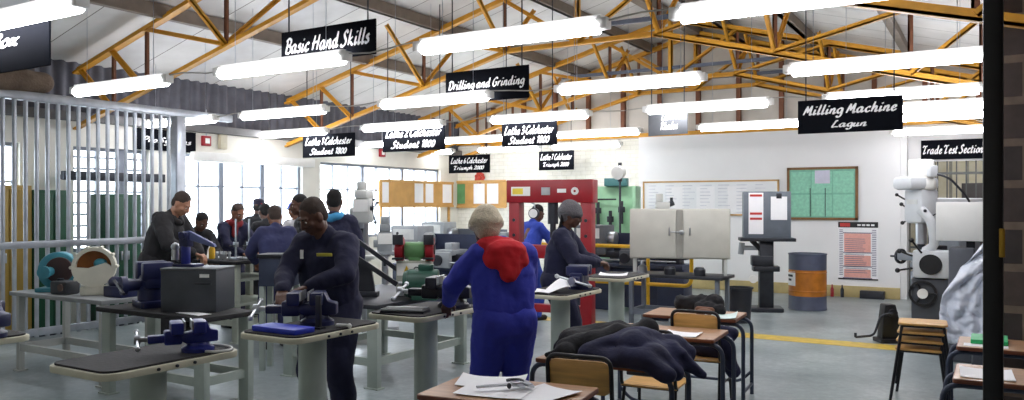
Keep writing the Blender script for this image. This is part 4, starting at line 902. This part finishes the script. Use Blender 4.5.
c3 = tree(CP); put(c3, -2.0, 6.3, 0, 3, 'school chair behind the single white sheet, with a navy jacket over it')
# jackets
jb, jn = M('black_cloth', (22, 22, 27), .85, var=.3, bump=.6, bscale=14), M('navy_cloth', (25, 28, 62), .8, var=.25, bump=.6, bscale=14)
q = MB()
for a, b, ra, rb in (((-2.3, 4.45, .74), (-2.05, 4.6, .8), .06, .09), ((-2.3, 4.6, .78), (-1.9, 4.8, .82), .09, .1), ((-2.36, 4.55, .73), (-2.2, 4.75, .75), .05, .07), ((-2.1, 4.5, .8), (-1.85, 4.7, .86), .08, .08), ((-2.25, 4.4, .74), (-2.38, 4.38, .72), .05, .035), ((-2.05, 4.75, .8), (-1.88, 4.82, .84), .09, .06)): q.cap(a, b, ra, rb)
o = remesh(q, 'black_jacket', jb, None, .012, 14, disp=(.035, .3, 9)); tag(o, 'black jacket heaped on the left half of the desk', 'jacket')
q = MB()
for a, b, ra, rb in (((-2.1, 4.42, .75), (-1.8, 4.6, .82), .07, .1), ((-1.85, 4.5, .79), (-1.66, 4.6, .75), .1, .09), ((-1.7, 4.46, .76), (-1.58, 4.5, .68), .08, .05), ((-2.02, 4.4, .74), (-1.75, 4.38, .75), .05, .055), ((-1.72, 4.4, .75), (-1.6, 4.38, .68), .06, .045), ((-1.9, 4.62, .78), (-1.62, 4.72, .76), .09, .08), ((-1.6, 4.6, .74), (-1.47, 4.66, .64), .07, .04)): q.cap(a, b, ra, rb)
o = remesh(q, 'navy_jacket', jn, None, .012, 14, disp=(.035, .3, 9)); tag(o, 'navy blue jacket heaped on the right half of the desk', 'jacket')
q = MB()
for a, b, ra, rb in (((-1.94, 6.2, .68), (-1.76, 6.28, .62), .05, .06), ((-1.9, 6.3, .6), (-1.76, 6.3, .34), .07, .07), ((-1.78, 6.2, .6), (-1.74, 6.22, .4), .05, .06), ((-2.1, 6.34, .5), (-1.8, 6.3, .44), .06, .07)): q.cap(a, b, ra, rb)
o = remesh(q, 'hanging_jacket', jn, None, .012, 12, disp=(.03, .3, 9)); tag(o, 'navy jacket hanging over the school chair by the white sheet', 'jacket')
q = MB()
for a, b, ra, rb in (((-2.42, 7.02, .76), (-2.1, 6.98, .78), .07, .08), ((-2.2, 6.9, .75), (-2.02, 6.86, .74), .06, .05)): q.cap(a, b, ra, rb)
o = remesh(q, 'dark_bag', jb, None, .014, 3, disp=(.04, .06)); tag(o, 'dark soft bag on the farthest desk of the middle column', 'bag')
o = tag(MB().sph((0, 0, .035), (.08, .05, .035)).cap((-.05, 0, .05), (.06, .02, .05), .03, .025).obj('brown_cap', M('brown_leather', (112, 70, 44), .6)), 'brown leather pouch beside the dark bag on the desk', 'pouch'); o.location = (-2.12, 6.72, .7)
sheet('booklet', -1.98, 6.75, .7, 12, .26, .3, M('mint_white_paper', (214, 232, 228), .6, var=.03), 'pale mint booklet lying open on the farthest middle desk', 'booklet', .03, .004)
sheet('paper_sheet', -1.95, 5.66, .7, 3, .26, .2, paper, 'single white sheet on the desk right of the jackets', 'paper', .012, .004)
# papers and instruments on the nearest desk
sheet('paper_sheet', -2.3, 3.62, .7, 24, .36, .25, paper, 'white sheet at the far left corner of the nearest desk', 'paper', .02)
sheet('paper_sheet', -2.16, 3.44, .704, 10, .36, .27, paper, 'white sheet lying under the caliper on the nearest desk', 'paper', .01)
sheet('paper_sheet', -1.92, 3.5, .704, -12, .25, .31, paper, 'white sheet at the right of the nearest desk', 'paper', .01)
t = thing('vernier_caliper', 'steel vernier caliper resting on the papers of the nearest desk', 'caliper', (-2.14, 3.47, .728), R(48)); t.scale = (1.15, 1.5, 1.6)
MB().box(-.12, .12, -.009, .009, .0, .006, .001).obj('beam', steel, t); MB().prism([(.1, -.05), (.122, -.06), (.125, .03), (.1, .02)], 0, .008).obj('fixed_jaw', steel, t); MB().box(.04, .085, -.016, .016, -.002, .012, .002).prism([(.06, -.05), (.08, -.06), (.082, -.01), (.06, -.01)], 0, .008).obj('slider', steel, t); MB().cyl((.02, -.02, .004), (.02, -.028, .004), .009, n=10).obj('thumb_wheel', dsteel, t)
t = thing('micrometer', 'steel micrometer lying across the caliper on the nearest desk', 'micrometer', (-2.12, 3.55, .73), R(-10))
MB().tube([(.045*math.cos(R(a)), .045*math.sin(R(a)), .008) for a in range(20, 200, 15)], .009, 8).obj('frame', dsteel, t); MB().cyl((.04, .01, .008), (.07, -.0, .008), .007, n=10).cyl((.07, 0, .008), (.125, -.012, .008), .011, n=14).obj('thimble', steel, t)
# right hand desks
sheet('paper_sheet', -.03, 5.2, .7, 3, .26, .3, paper, 'white paper on the nearer narrow desk beside the black post', 'paper', .01, .004)
o = tag(MB().box(-.11, .11, -.15, .15, 0, .03, .004).obj('green_book', M('bright_green_cover', (38, 176, 104), .5)), 'bright green book on the second narrow desk by the black post', 'book'); o.location = (-.02, 6.46, .702)
sheet('paper_sheet', -.04, 6.27, .7, 0, .26, .12, paper, 'white sheet in front of the green book', 'paper', .0, .004)
# stack of stools
def stool():
    t = thing('stool', 'x', 'stool', group='stacked stools')
    MB().prism(rrect(.37, .36, .04, 4), .43, .448, bev=.004).obj('seat', wood, t); MB().tube([(-.15, -.15, .42), (.15, -.15, .42), (.15, .15, .42), (-.15, .15, .42)], .011, 8, True).obj('seat_frame', tubeb, t)
    for sx in (-1, 1):
        for sy in (-1, 1): MB().tube([(sx*.155, sy*.155, .425), (sx*.215, sy*.2, 0)], .012, 8).obj('leg', tubeb, t)
    return t
so = stool()
for i, lb in enumerate(('lowest wooden-topped stool of the stack', 'second wooden-topped stool from the bottom of the stack', 'third wooden-topped stool from the bottom of the stack', 'topmost wooden-topped stool of the stack')):
    o = so if i == 0 else tree(so); put(o, -.52+.004*i, 7.62-.006*i, .072*i, 2*i-2, lb)
# black post near the camera
t = thing('steel_post', 'black square steel post from floor to roof near the camera', 'post', (.002, 3.62, 0), R(-2))
MB().box(-.034, .034, -.034, .034, 0, roofz(0)-.05, .006).obj('post', M('post_black', (10, 10, 14), .4), t); MB().box(-.07, .07, -.07, .07, 0, .012).obj('foot_plate', black, t); MB().box(.02, .04, -.045, -.034, 1.45, 1.56, .003).obj('latch', M('brass', (190, 150, 60), .35, .8), t)

# ================================================================ MILLING MACHINE
t = thing('milling_machine', 'grey turret milling machine with a white motor head at the right', 'milling machine', (-.52, 11.6, 0), R(-38))
mw = M('mill_pale', (206, 210, 214), .4, var=.06); mg = M('mill_grey', (126, 132, 140), .45, var=.12)
MB().prism(rrect(.62, 1.0, .05), 0, .14, bev=.015).obj('base', mg, t)
MB().prism([(-.2, .0), (.2, .0), (.17, .42), (-.17, .42)], .12, 1.42, bev=.02).obj('column', mg, t)
MB().box(-.17, .17, -.42, .02, .5, .82, .03).obj('knee', mg, t); MB().box(-.22, .22, -.36, -.02, .82, .93, .015).obj('saddle', mg, t)
MB().box(-.46, .46, -.32, -.06, .93, 1.02, .008).obj('work_table', mg, t)
MB().cyl((0, -.25, .12), (0, -.25, .5), .05, n=16).obj('screw_column', dsteel, t)
def wheel(c, ax, r, m, nm='handwheel'):
    c = Vector(c); mx = Matrix.Translation(c) @ zrot((0, 0, 0), ax); q = MB()
    q.lathe([(r-.03, -.015), (r, -.015), (r, .015), (r-.03, .015), (r-.03, -.015)], 26, mx)
    for k in range(3): a = k*2.094; q.cap(mx @ Vector((0, 0, 0)), mx @ Vector((math.cos(a)*(r-.01), math.sin(a)*(r-.01), 0)), .016, .012)
    q.cyl(mx @ Vector((0, 0, -.03)), mx @ Vector((0, 0, .04)), .035, n=14); h = q.obj(nm, m, t)
    MB().cyl(mx @ Vector((r-.02, 0, .01)), mx @ Vector((r-.02, 0, .09)), .013, n=10).obj('grip', dsteel, h)
wheel((-.52, -.19, .97), (-1, 0, 0), .1, dsteel); wheel((.16, -.56, .56), (.616, -.788, 0), .16, black); wheel((.17, -.38, .88), (.3, -1, 0), .1, dsteel)
fm = Matrix.Translation((.17, -.43, .92)) @ Matrix.Rotation(R(38), 4, 'Z')
MB().box(-.2, .2, -.12, .2, -.17, .17, .025, fm).obj('feed_box', mw, t); MB().cyl(fm @ Vector((0, -.15, 0)), fm @ Vector((0, -.12, 0)), .125, n=28).obj('feed_dial', black, t)
MB().box(-.22, .26, -.05, .3, -.8, -.18, .02, fm).obj('drive_cabinet', M('mill_dark_grey', (74, 78, 86), .45), t)
MB().cyl((.16, -.56, .56), (.198, -.607, .56), .06, n=16).obj('wheel_hub', white, t)
q = MB()
for a, b in (((-.2, -.13, .1), (-.34, -.2, .16)), ((-.2, -.13, -.05), (-.36, -.2, -.08)), ((-.1, -.13, .14), (-.2, -.26, .3))):
    q = MB(); q.cyl(fm @ Vector(a), fm @ Vector(b), .012, n=8).sph(fm @ Vector(b), .03); q.obj('lever', black, t)
MB().box(-.15, .15, -.74, -.26, 1.84, 2.0, .05).obj('belt_cover', mw, t)
MB().tube(bend([(.12, -.55, 1.6), (.24, -.5, 1.45), (.24, -.45, 1.15), (.1, -.45, 1.08)], .12), .055, 14).obj('air_duct', mw, t)
MB().cyl((0, .21, 1.42), (0, .21, 1.52), .2, n=28, bev=.01).obj('turret', mw, t); MB().box(-.12, .12, -.3, .62, 1.52, 1.74, .03).obj('ram', mw, t)
hd = MB().box(-.14, .14, -.56, -.26, 1.42, 1.86, .05).obj('head', mw, t)
MB().cyl((0, -.41, 1.84), (0, -.41, 1.98), .17, n=30, bev=.03).cyl((0, -.41, 1.97), (0, -.41, 2.22), .15, n=28, bev=.03).obj('motor', white, t); MB().box(.1, .2, -.47, -.35, 2.0, 2.14, .012).obj('switch_box', mw, t)
MB().cyl((0, -.41, 1.16), (0, -.41, 1.44), .065, n=20).obj('quill', steel, t); MB().cyl((0, -.41, 1.06), (0, -.41, 1.16), .035, .045, 16).obj('spindle', dsteel, t)
f = MB()
for k in range(3): a = k*2.09+.5; f.cyl((.16, -.44, 1.5), (.2, -.44+.15*math.cos(a), 1.5+.15*math.sin(a)), .008, n=8).sph((.2, -.44+.15*math.cos(a), 1.5+.15*math.sin(a)), .02)
f.obj('quill_handle', dsteel, t)
MB().cyl((-.15, -.46, 1.6), (-.22, -.5, 1.66), .01, n=8).sph((-.22, -.5, 1.66), .025).obj('lever', black, t); MB().cyl((-.15, -.4, 1.48), (-.26, -.44, 1.42), .01, n=8).sph((-.26, -.44, 1.42), .025).obj('lever', black, t); MB().cyl((-.1, -.57, 1.72), (-.18, -.62, 1.78), .01).sph((-.18, -.62, 1.78), .022).obj('lever', black, t)
MB().box(-.08, .08, -.566, -.56, 1.66, 1.72).obj('name_plate', M('plate_grey', (206, 208, 206), .4), t)
MB().tube(bend([(.12, -.4, 2.05), (.3, -.3, 2.0), (.32, 0, 1.75), (.14, .3, 1.6)], .15), .014, 8).obj('motor_cable', dsteel, t)
MB().box(-.16, .16, -.3, -.08, 1.02, 1.06).box(-.12, .12, -.26, -.1, 1.06, 1.14, .01).obj('table_vise', dsteel, t)
# small bent crank machine in front of the mill
x, y = atZ(884, 9.9)
t = thing('pipe_bender', 'small black floor machine with a bent crank in front of the mill', 'machine', (-1.07, 10.6, 0), R(31))
MB().prism(rrect(.3, .26, .03), 0, .05, bev=.008).obj('base', black, t); MB().prism([(-.12, .04), (.12, .04), (.09, .3), (.05, .46), (-.08, .46), (-.1, .3)], -.07, .07, Matrix.Rotation(R(90), 4, 'X'), bev=.015).obj('body', black, t)
MB().cyl((0, -.12, .36), (0, .1, .36), .05, n=16).obj('shaft', dsteel, t)
MB().tube(bend([(-.02, -.13, .36), (-.16, -.13, .34), (-.24, -.13, .1), (-.46, -.13, .08)], .06), .014, 8).cyl((-.46, -.13, .08), (-.46, -.13, .13), .016, n=8).obj('crank', dsteel, t)
# covered machine
t = thing('covered_machine', 'grey machine with a boxy white cover behind the plastic sheet', 'machine', (.12, 9.55, 0))
MB().box(-.3, .6, -.35, .45, 0, 1.12, .02).box(-.52, -.28, .05, .45, 0, 1.2, .02).obj('base', M('covered_dark_grey', (84, 88, 96), .5), t); MB().box(-.64, .6, .1, .5, 1.27, 1.68, .008).obj('white_cover', white, t); MB().box(-.36, -.28, .2, .3, 1.1, 1.28).obj('support', dsteel, t); MB().box(-.1, .2, .2, .4, 1.1, 1.28).obj('support', dsteel, t)
pm = M('milky_plastic', (222, 230, 244), .18, var=.05, trans=.08, bump=.6, bscale=14)
A0, A1, A2 = Vector((-.02, 8.95, 1.38)), Vector((-.47, 8.55, .78)), Vector((-.42, 8.42, .36))
from mathutils import noise
def plastic(u, v):
    l = A0*(1-v)**2+2*A1*v*(1-v)+A2*v*v; l = (A0.lerp(A1, v*2) if v < .5 else A1.lerp(A2, v*2-1))*.5+l*.5
    r = Vector((.72, 8.98-.4*v, 1.5-1.2*v)); p = l.lerp(r, u)
    d = .2*abs(noise.noise((u*5+v*3, v*2.2-u*3, 0)))+.09*abs(noise.noise((u*11-v*4, v*7, 5)))+.04*abs(noise.noise((u*23, v*19, 9)))
    p.y -= d+.08*math.sin(u*math.pi)*v-.1; p.z += .5*d*(v-.5); p.x += .12*(d-.1); return p
o = tag(MB().grid(plastic, 90, 60, .003).obj('plastic_sheet', pm, ang=180), 'crumpled milky plastic sheet hanging over a machine behind the black post', 'plastic sheet')
# ================================================================ PEOPLE
skin = M('dark_skin', (92, 60, 46), .5, var=.1, scale=12); skin2 = M('brown_skin', (128, 84, 62), .5, var=.1, scale=12); skin3 = M('light_brown_skin', (176, 128, 102), .5, var=.08, scale=12)
hairm = M('black_hair', (20, 17, 17), .85, var=.3, bump=.5, bscale=160); hairg = M('short_brown_grey_hair', (66, 54, 48), .85, var=.3, bump=.4, bscale=160)
eyew = M('eye_white', (214, 206, 198), .3); shoe = M('black_shoe', (24, 22, 24), .5)
def cloth(n, c, v=.18): return M(n, c, .85, var=v, scale=5, bump=.55, bscale=11)
cn = cloth('navy_overall', (25, 27, 56)); cb = cloth('royal_blue_overall', (46, 54, 164), .1); cd = cloth('dark_hoodie', (34, 33, 36)); cr = cloth('red_fleece', (196, 24, 36)); cx_ = cloth('dark_red_scarf', (130, 32, 38))
cn2 = cloth('navy_overall_light', (50, 54, 92)); cbk = cloth('black_top', (28, 28, 32)); clb = cloth('pale_blue_hood', (66, 150, 200)); bluc = cloth('blue_work_coat', (44, 70, 170))
wool = M('cream_wool', (210, 197, 172), .95, var=.15, scale=60, bump=1.0, bscale=110); gwool = M('grey_wool', (106, 104, 108), .95, var=.15, scale=60, bump=.9, bscale=110)
def ik(a, b, l1, l2, pole):
    d = b-a; L = d.length; mx = l1+l2-.004
    if L > mx: b = a+d*(mx/L); d = b-a; L = mx
    dn = d/L; x = (l1*l1-l2*l2+L*L)/(2*L); h = math.sqrt(max(l1*l1-x*x, 1e-6)); p = pole-dn*pole.dot(dn); p.normalize(); return a+dn*x+p*h, b
def person(label, loc, rz, h=1.7, lean=12, hd=(20, 0), L=(-.12, .45, 1.0), RH=(.12, .45, 1.0), feet=((-.11, -.02), (.11, .03)), sk=skin, top=cn, leg=None, vox=.0085, hair=hairm, hat=None, hood=None, scarf=None, eyes=True, braids=False, sit=0, bulk=1.0, fingers='curl', elb=(1, 1), fz=(0, 0), hs=(0, 0, 0)):
    s = h/1.7; leg = leg or top
    t = thing('person', label, 'person', (loc[0], loc[1], 0), R(rz)); V = Vector
    Pv = V((0, -.03-lean*.0035, .93*s-sit)); a = R(lean); sd = V((0, math.sin(a), math.cos(a)))
    ch = Pv+sd*.3*s; nk = Pv+sd*.5*s; sh = [Pv+sd*.455*s+V((q*.175*s, 0, 0)) for q in (-1, 1)]
    HR = Matrix.Rotation(R(hd[1]), 4, 'Z') @ Matrix.Rotation(-R(hd[0]+lean*.4), 4, 'X')
    hc = nk+V(hs)+sd*.06*s+(HR.to_3x3() @ V((0, .035, .115)))*s
    HM = Matrix.Translation(hc) @ HR @ Matrix.Scale(s*1.02, 4)
    hands = [V(L)*s if L else sh[0]+V((-.1, .08, -.54))*s, V(RH)*s if RH else sh[1]+V((.1, .08, -.54))*s]
    b = MB(); c = MB(); l = MB()
    # body
    b.cap(Pv, ch, .1*s, .11*s).cap(ch, nk-sd*.06*s, .11*s, .075*s).cap(nk-sd*.08*s, hc-(HR.to_3x3() @ V((0, .02, .03)))*s, .058*s, .055*s).cap(sh[0], sh[1], .055*s, .055*s)
    b.sph((0, -.014, .03), (.075, .094, .089), HM).sph((0, .028, -.03), (.061, .066, .084), HM).sph((0, .05, -.088), (.034, .034, .028), HM).sph((-.05, .01, -.055), (.022, .04, .04), HM).sph((.05, .01, -.055), (.022, .04, .04), HM)
    m3 = lambda q: HM @ V(q)
    b.cap(m3((0, .09, .012)), m3((0, .106, -.028)), .010*s, .017*s).cap(m3((-.016, .09, -.034)), m3((.016, .09, -.034)), .011*s, .011*s)
    b.cap(m3((-.042, .076, .024)), m3((.042, .076, .024)), .014*s, .014*s).sph((0, .087, -.058), (.027, .013, .009), HM).sph((0, .085, -.07), (.023, .013, .009), HM)
    for q in (-1, 1): b.sph((q*.077, -.006, -.008), (.011, .025, .034), HM); b.sph((q*.036, .062, -.022), (.026, .028, .024), HM)
    for i, q in enumerate((-1, 1)):
        el, hn = ik(sh[i], hands[i], .29*s, .265*s, V((q*1.0*elb[i], -.35, -.55))); fd = (hn-el).normalized()
        b.cap(sh[i], el, .05*s, .04*s).cap(el, hn, .04*s, .027*s)
        # hand: palm, four fingers, thumb
        up = V((0, 0, 1)); sidev = fd.cross(up); 
        if sidev.length < .2: sidev = V((q, 0, 0))
        sidev.normalize(); nrm = sidev.cross(fd).normalized(); dn = -nrm if nrm.z > 0 else nrm
        p0 = hn+fd*.012*s; p1 = hn+fd*.085*s
        for k in range(4):
            o = sidev*((k-1.5)*.0205*s); b.cap(p0+o*.7, p1+o, .016*s, .0125*s, 10)
            Lf = (.075, .085, .08, .062)[k]*s; cu = .55 if fingers == 'curl' else .2; k1 = p1+o+(fd*math.cos(cu)+dn*math.sin(cu))*Lf*.5; k2 = k1+(fd*math.cos(cu*2.4)+dn*math.sin(cu*2.4))*Lf*.5
            b.cap(p1+o, k1, .0105*s, .009*s, 10).cap(k1, k2, .009*s, .0075*s, 10)
        th = -q if abs(sidev.x) > .3 and sidev.x > 0 else (q if sidev.x < -.3 else -q); ts = sidev*th; t1 = p0+fd*.02*s+ts*.03*s; t2 = t1+(fd*.7+ts*.6+dn*.3).normalized()*.04*s; t3 = t2+(fd*.9+dn*.4).normalized()*.03*s
        b.cap(p0+fd*.01*s, t1, .015*s, .014*s, 10).cap(t1, t2, .013*s, .011*s, 10).cap(t2, t3, .011*s, .009*s, 10)
        # sleeve
        k = bulk; mid = sh[i].lerp(el, .5); cu_ = el.lerp(hn, .93)
        c.cap(sh[i]-V((q*.015, 0, .01))*s, mid, .078*s*k, .07*s*k).cap(mid, el, .07*s*k, .06*s*k).cap(el, el.lerp(hn, .5), .062*s*k, .053*s*k).cap(el.lerp(hn, .5), cu_, .052*s*k, .043*s*k)
    # torso of the garment
    k = bulk
    for q in (-1, 1): c.cap(Pv+V((q*.075, 0, .0))*s, ch+V((q*.085, .0, 0))*s, .112*s*k, .118*s*k).cap(ch+V((q*.085, 0, 0))*s, sh[(q+1)//2]-V((q*.05, 0, .015))*s, .118*s*k, .082*s*k)
    c.cap(Pv+V((0, .02, .02))*s, ch+V((0, .02, 0))*s, .12*s*k, .125*s*k).cap(sh[0]+V((.04, -.01, .0))*s, sh[1]-V((.04, .01, 0))*s, .078*s, .078*s).cap(nk-sd*.05*s, nk+sd*.015*s, .083*s, .07*s)
    fl = MB()
    for i, q in enumerate((-1, 1)):
        hp = Pv+V((q*.09, 0, -.03))*s; ft = V((feet[i][0]*s, feet[i][1]*s, .085*s+fz[i])); kn, an = ik(hp, ft, .43*s, .43*s, V((q*.15, 1, 0)))
        b.cap(hp, kn, .075*s, .05*s).cap(kn, an, .052*s, .035*s)
        l.cap(hp+V((0, -.01, .03))*s, hp.lerp(kn, .5), .12*s*k, .1*s*k).cap(hp.lerp(kn, .5), kn, .1*s*k, .08*s*k).cap(kn, kn.lerp(an, .5), .08*s*k, .078*s*k).cap(kn.lerp(an, .5), an+V((0, 0, .01)), .078*s*k, .07*s)
        b.cap(an, V((an.x, an.y+.05, .035+fz[i])), .033*s, .03*s)
        sm = MB(); z0 = fz[i]
        sm.cap((an.x, an.y-.05*s, .046*s+z0), (an.x+q*.01, an.y+.13*s, .04*s+z0), .046*s, .04*s).cap((an.x, an.y-.02*s, .05*s+z0), (an.x, an.y, .1*s+z0), .046*s, .045*s).box(an.x-.04*s, an.x+.04*s, an.y-.08*s, an.y+.15*s, z0, .02+z0, .006)
        remesh(sm, 'shoe', shoe, t, .011, 2)
    l.cap(Pv+V((-.07, -.01, -.02))*s, Pv+V((.07, -.01, -.02))*s, .115*s*k, .115*s*k)
    remesh(b, 'body', sk, t, vox, 3)
    remesh(c, 'jacket', top, t, .013, 4, disp=(.022, .09)); remesh(l, 'trousers', leg, t, .014, 4, disp=(.02, .1))
    if hat is None and hair:
        q = MB().sph((0, -.022, .047), (.081, .092, .084), HM).sph((0, -.05, .0), (.072, .058, .08), HM); remesh(q, 'hair', hair, t, .011, 2, disp=(.008, .02))
    if hat in ('cream', 'grey'):
        g = 1.26 if hat == 'cream' else 1.16; q = MB().sph((0, -.018, .045), (.088*g, .102*g, .088*g), HM).sph((0, -.03, .06*g), (.076*g, .085*g, .072*g), HM).sph((0, -.045, .0), (.075*g, .075*g, .08*g), HM)
        q.lathe([(.078*g, -.03), (.096*g, -.03), (.099*g, .0), (.092*g, .03), (.07*g, .03)], 26, HM @ Matrix.Translation((0, -.016, .03)) @ Matrix.Scale(1.12, 4, (0, 1, 0)))
        remesh(q, 'beanie', wool if hat == 'cream' else gwool, t, .011, 3)
        q = MB().sph((0, -.05, -.01), (.072, .058, .075), HM); remesh(q, 'hair', hairm, t, .012, 2)
    if hat in ('blue', 'beret'):
        q = MB().sph((0, -.015, .055), (.088, .1, .075), HM).sph((0, -.03, .085), (.085, .09, .05), HM)
        if hat == 'blue': q.sph((0, .1, .06), (.07, .06, .012), HM)
        remesh(q, 'cap', cloth('cap_blue', (48, 84, 196)) if hat == 'blue' else cloth('cap_dark', (36, 34, 52)), t, .011, 2)
        if hat == 'beret': MB().lathe([(.086, .03), (.09, .05)], 20, HM @ Matrix.Translation((0, -.015, 0))).obj('cap_band', cr, t)
        q = MB().sph((0, -.045, .0), (.075, .06, .08), HM); remesh(q, 'hair', hairm, t, .012, 2)
    if hood:
        q = MB(); bk = nk-sd*.03*s
        q.cap(bk+V((-.13, .02, -.0))*s, bk+V((-.1, -.1, -.06))*s, .06*s, .06*s).cap(bk+V((.13, .02, -.0))*s, bk+V((.1, -.1, -.06))*s, .06*s, .06*s).cap(bk+V((-.1, -.0, .02))*s, bk+V((-.05, -.11, -.0))*s, .06*s, .065*s).cap(bk+V((.1, -.0, .02))*s, bk+V((.05, -.11, -.0))*s, .06*s, .065*s).cap(bk+V((-.06, -.11, .01))*s, bk+V((.06, -.11, .01))*s, .065*s, .065*s).cap(bk+V((-.05, -.11, 0))*s, bk+V((0, -.15, -.14))*s, .07*s, .055*s).cap(bk+V((.05, -.11, 0))*s, bk+V((0, -.15, -.14))*s, .07*s, .055*s).cap(bk+V((-.1, .02, .03))*s, bk+V((-.03, .1, -.04))*s, .045*s, .04*s).cap(bk+V((.1, .02, .03))*s, bk+V((.03, .1, -.04))*s, .045*s, .04*s)
        if hood is cr: q.sph(bk+V((0, -.09, .01))*s, (.15*s, .1*s, .085*s)).sph(bk+V((.01, -.12, -.1))*s, (.1*s, .06*s, .12*s)).cap(nk+V((-.07, -.03, .02))*s+V(hs)*.5, nk+V((.07, -.03, .02))*s+V(hs)*.5, .075*s, .075*s)
        remesh(q, 'hood', hood, t, .012, 3, disp=(.02, .06))
    if scarf:
        q = MB()
        P = [nk+V((.085*math.cos(k*.6283), .085*math.sin(k*.6283)+.01, .015*math.sin(k*1.7)))*s for k in range(11)]
        for u, v in zip(P, P[1:]): q.cap(u, v, .045*s, .045*s)
        q.cap(nk+V((.03, .09, -.02))*s, ch+V((.05, .14, .04))*s, .045*s, .04*s); remesh(q, 'scarf', scarf, t, .012, 3, disp=(.015, .05))
    if braids:
        q = MB()
        for k in range(7): xx = (k-3)*.022; p = m3((xx, -.075, -.02)); q.cap(p, p+V((xx*.4, -.035, -.17))*s, .013*s, .011*s, 8).cap(p+V((xx*.4, -.035, -.17))*s, p+V((xx*.6, .0, -.34))*s, .011*s, .008*s, 8)
        q.obj('braids', hairm, t)
    if eyes:
        for q in (-1, 1):
            e = MB().sph((q*.032, .083, .002), (.0115, .006, .0055), HM).obj('eye', eyew, t); MB().sph((q*.032, .0878, .0005), (.0058, .0025, .0055), HM).obj('iris', black, e)
            MB().cap(m3((q*.018, .093, .026)), m3((q*.05, .08, .027)), .0045*s, .004*s, 8).obj('eyebrow', hairm, t)
        MB().sph((0, .0935, -.0635), (.024, .007, .0035), HM).obj('mouth', M('dark_lip', (66, 36, 34), .5), t)
    return t
# the two in front
man = person('man in navy overalls leaning over a vise, yellow badge on his chest', (-4.06, 4.2), 196, 1.71, 10, (28, -32), (-.06, .38, 1.1), (.1, .42, 1.07), ((-.14, -.05), (.17, -.2)), sk=skin, top=cn, vox=.006, hair=hairg, bulk=1.18, fingers='flat', elb=(2.2, .8))
pt = MB().box(-.055, .055, -.004, .004, -.011, .011, .002).obj('chest_badge', M('yellow_print', (196, 186, 70), .6), man); pt.location = (-.09, .205, 1.31); pt.rotation_euler = (R(-14), 0, R(8))
B(-.012, .012, -.002, .002, -.03, .03).obj('pen', white, man).location = (.085, .2, 1.31)
woman = person('woman in bright blue overalls with a red hood and cream wool hat, seen from behind', (-2.78, 4.5), 48, 1.63, 7, (12, 0), (-.3, .36, 1.02), (.12, .36, 1.02), ((-.1, -.05), (.13, .02)), top=cb, vox=.007, hat='cream', hood=cr, eyes=False, bulk=1.2, hs=(-.085, .03, -.03))
person('girl in dark navy with a grey beanie and long black braids at a vise', (-3.62, 7.0), -72, 1.66, 8, (12, 0), (-.04, .36, 1.12), (.1, .36, 1.12), ((-.1, -.05), (.1, .03)), top=cn, hat='grey', braids=True, vox=.008, bulk=1.25)
# the group on the left
X = lambda px, Z: atZ(px, Z)
person('man in a dark hoodie standing tallest by the cage, looking down to the right', X(166, 9.3), -66, 1.84, 17, (30, 0), (-.06, .36, 1.0), (.1, .36, 1.02), sk=skin3, top=cd, hair=hairg, hood=cd, bulk=1.28)
person('boy in black bending over a paper between the hooded man and the red scarf', X(195, 10.5), -100, 1.6, 22, (28, 0), (-.1, .42, 1.0), (.08, .44, 1.0), top=cbk)
person('boy in navy with a dark red scarf looking down at the bench', X(232, 10.9), -95, 1.68, 12, (24, 0), (-.1, .4, 1.02), (.1, .4, 1.02), sk=skin2, top=cn, scarf=cx_, hair=hairg)
person('student in a dark cap with a red edge, seen from behind at the windows', X(257, 12.6), 20, 1.72, 6, (8, 0), None, None, top=cbk, hat='beret', eyes=False)
person('student with a broad navy back nearest the camera in the group', X(277, 9.25), 62, 1.66, 18, (16, -10), (-.15, .4, 1.0), (.15, .4, 1.0), sk=skin2, top=cn2, hair=hairg, eyes=False, bulk=1.15)
person('student in dark clothes partly hidden behind the broad navy back', X(267, 11.6), 70, 1.66, 10, (12, 0), (-.1, .4, 1.0), (.1, .4, 1.0), top=cbk, hair=hairm, eyes=False)
person('student in a blue cap facing the camera between the group and the navy man', X(297, 12.2), 190, 1.68, 8, (10, 0), (-.1, .38, 1.0), (.1, .38, 1.0), sk=skin2, top=M('pale_shirt', (186, 184, 186), .8, bump=.3), leg=cn, hat='blue')
person('student with black hair just behind the head of the navy man', X(304, 9.95), 150, 1.76, 6, (8, 0), None, None, top=cbk, leg=cn, eyes=True)
person('tall student in navy with a pale blue collar behind the navy man', X(334, 8.95), 40, 1.8, 6, (6, 0), None, None, top=cn, scarf=clb, eyes=False, bulk=1.15)
person('person in a blue work coat seen through the red press', X(531, 11.5), -20, 1.66, 14, (18, 0), (-.15, .4, 1.0), (.15, .4, 1.0), top=bluc, eyes=False)
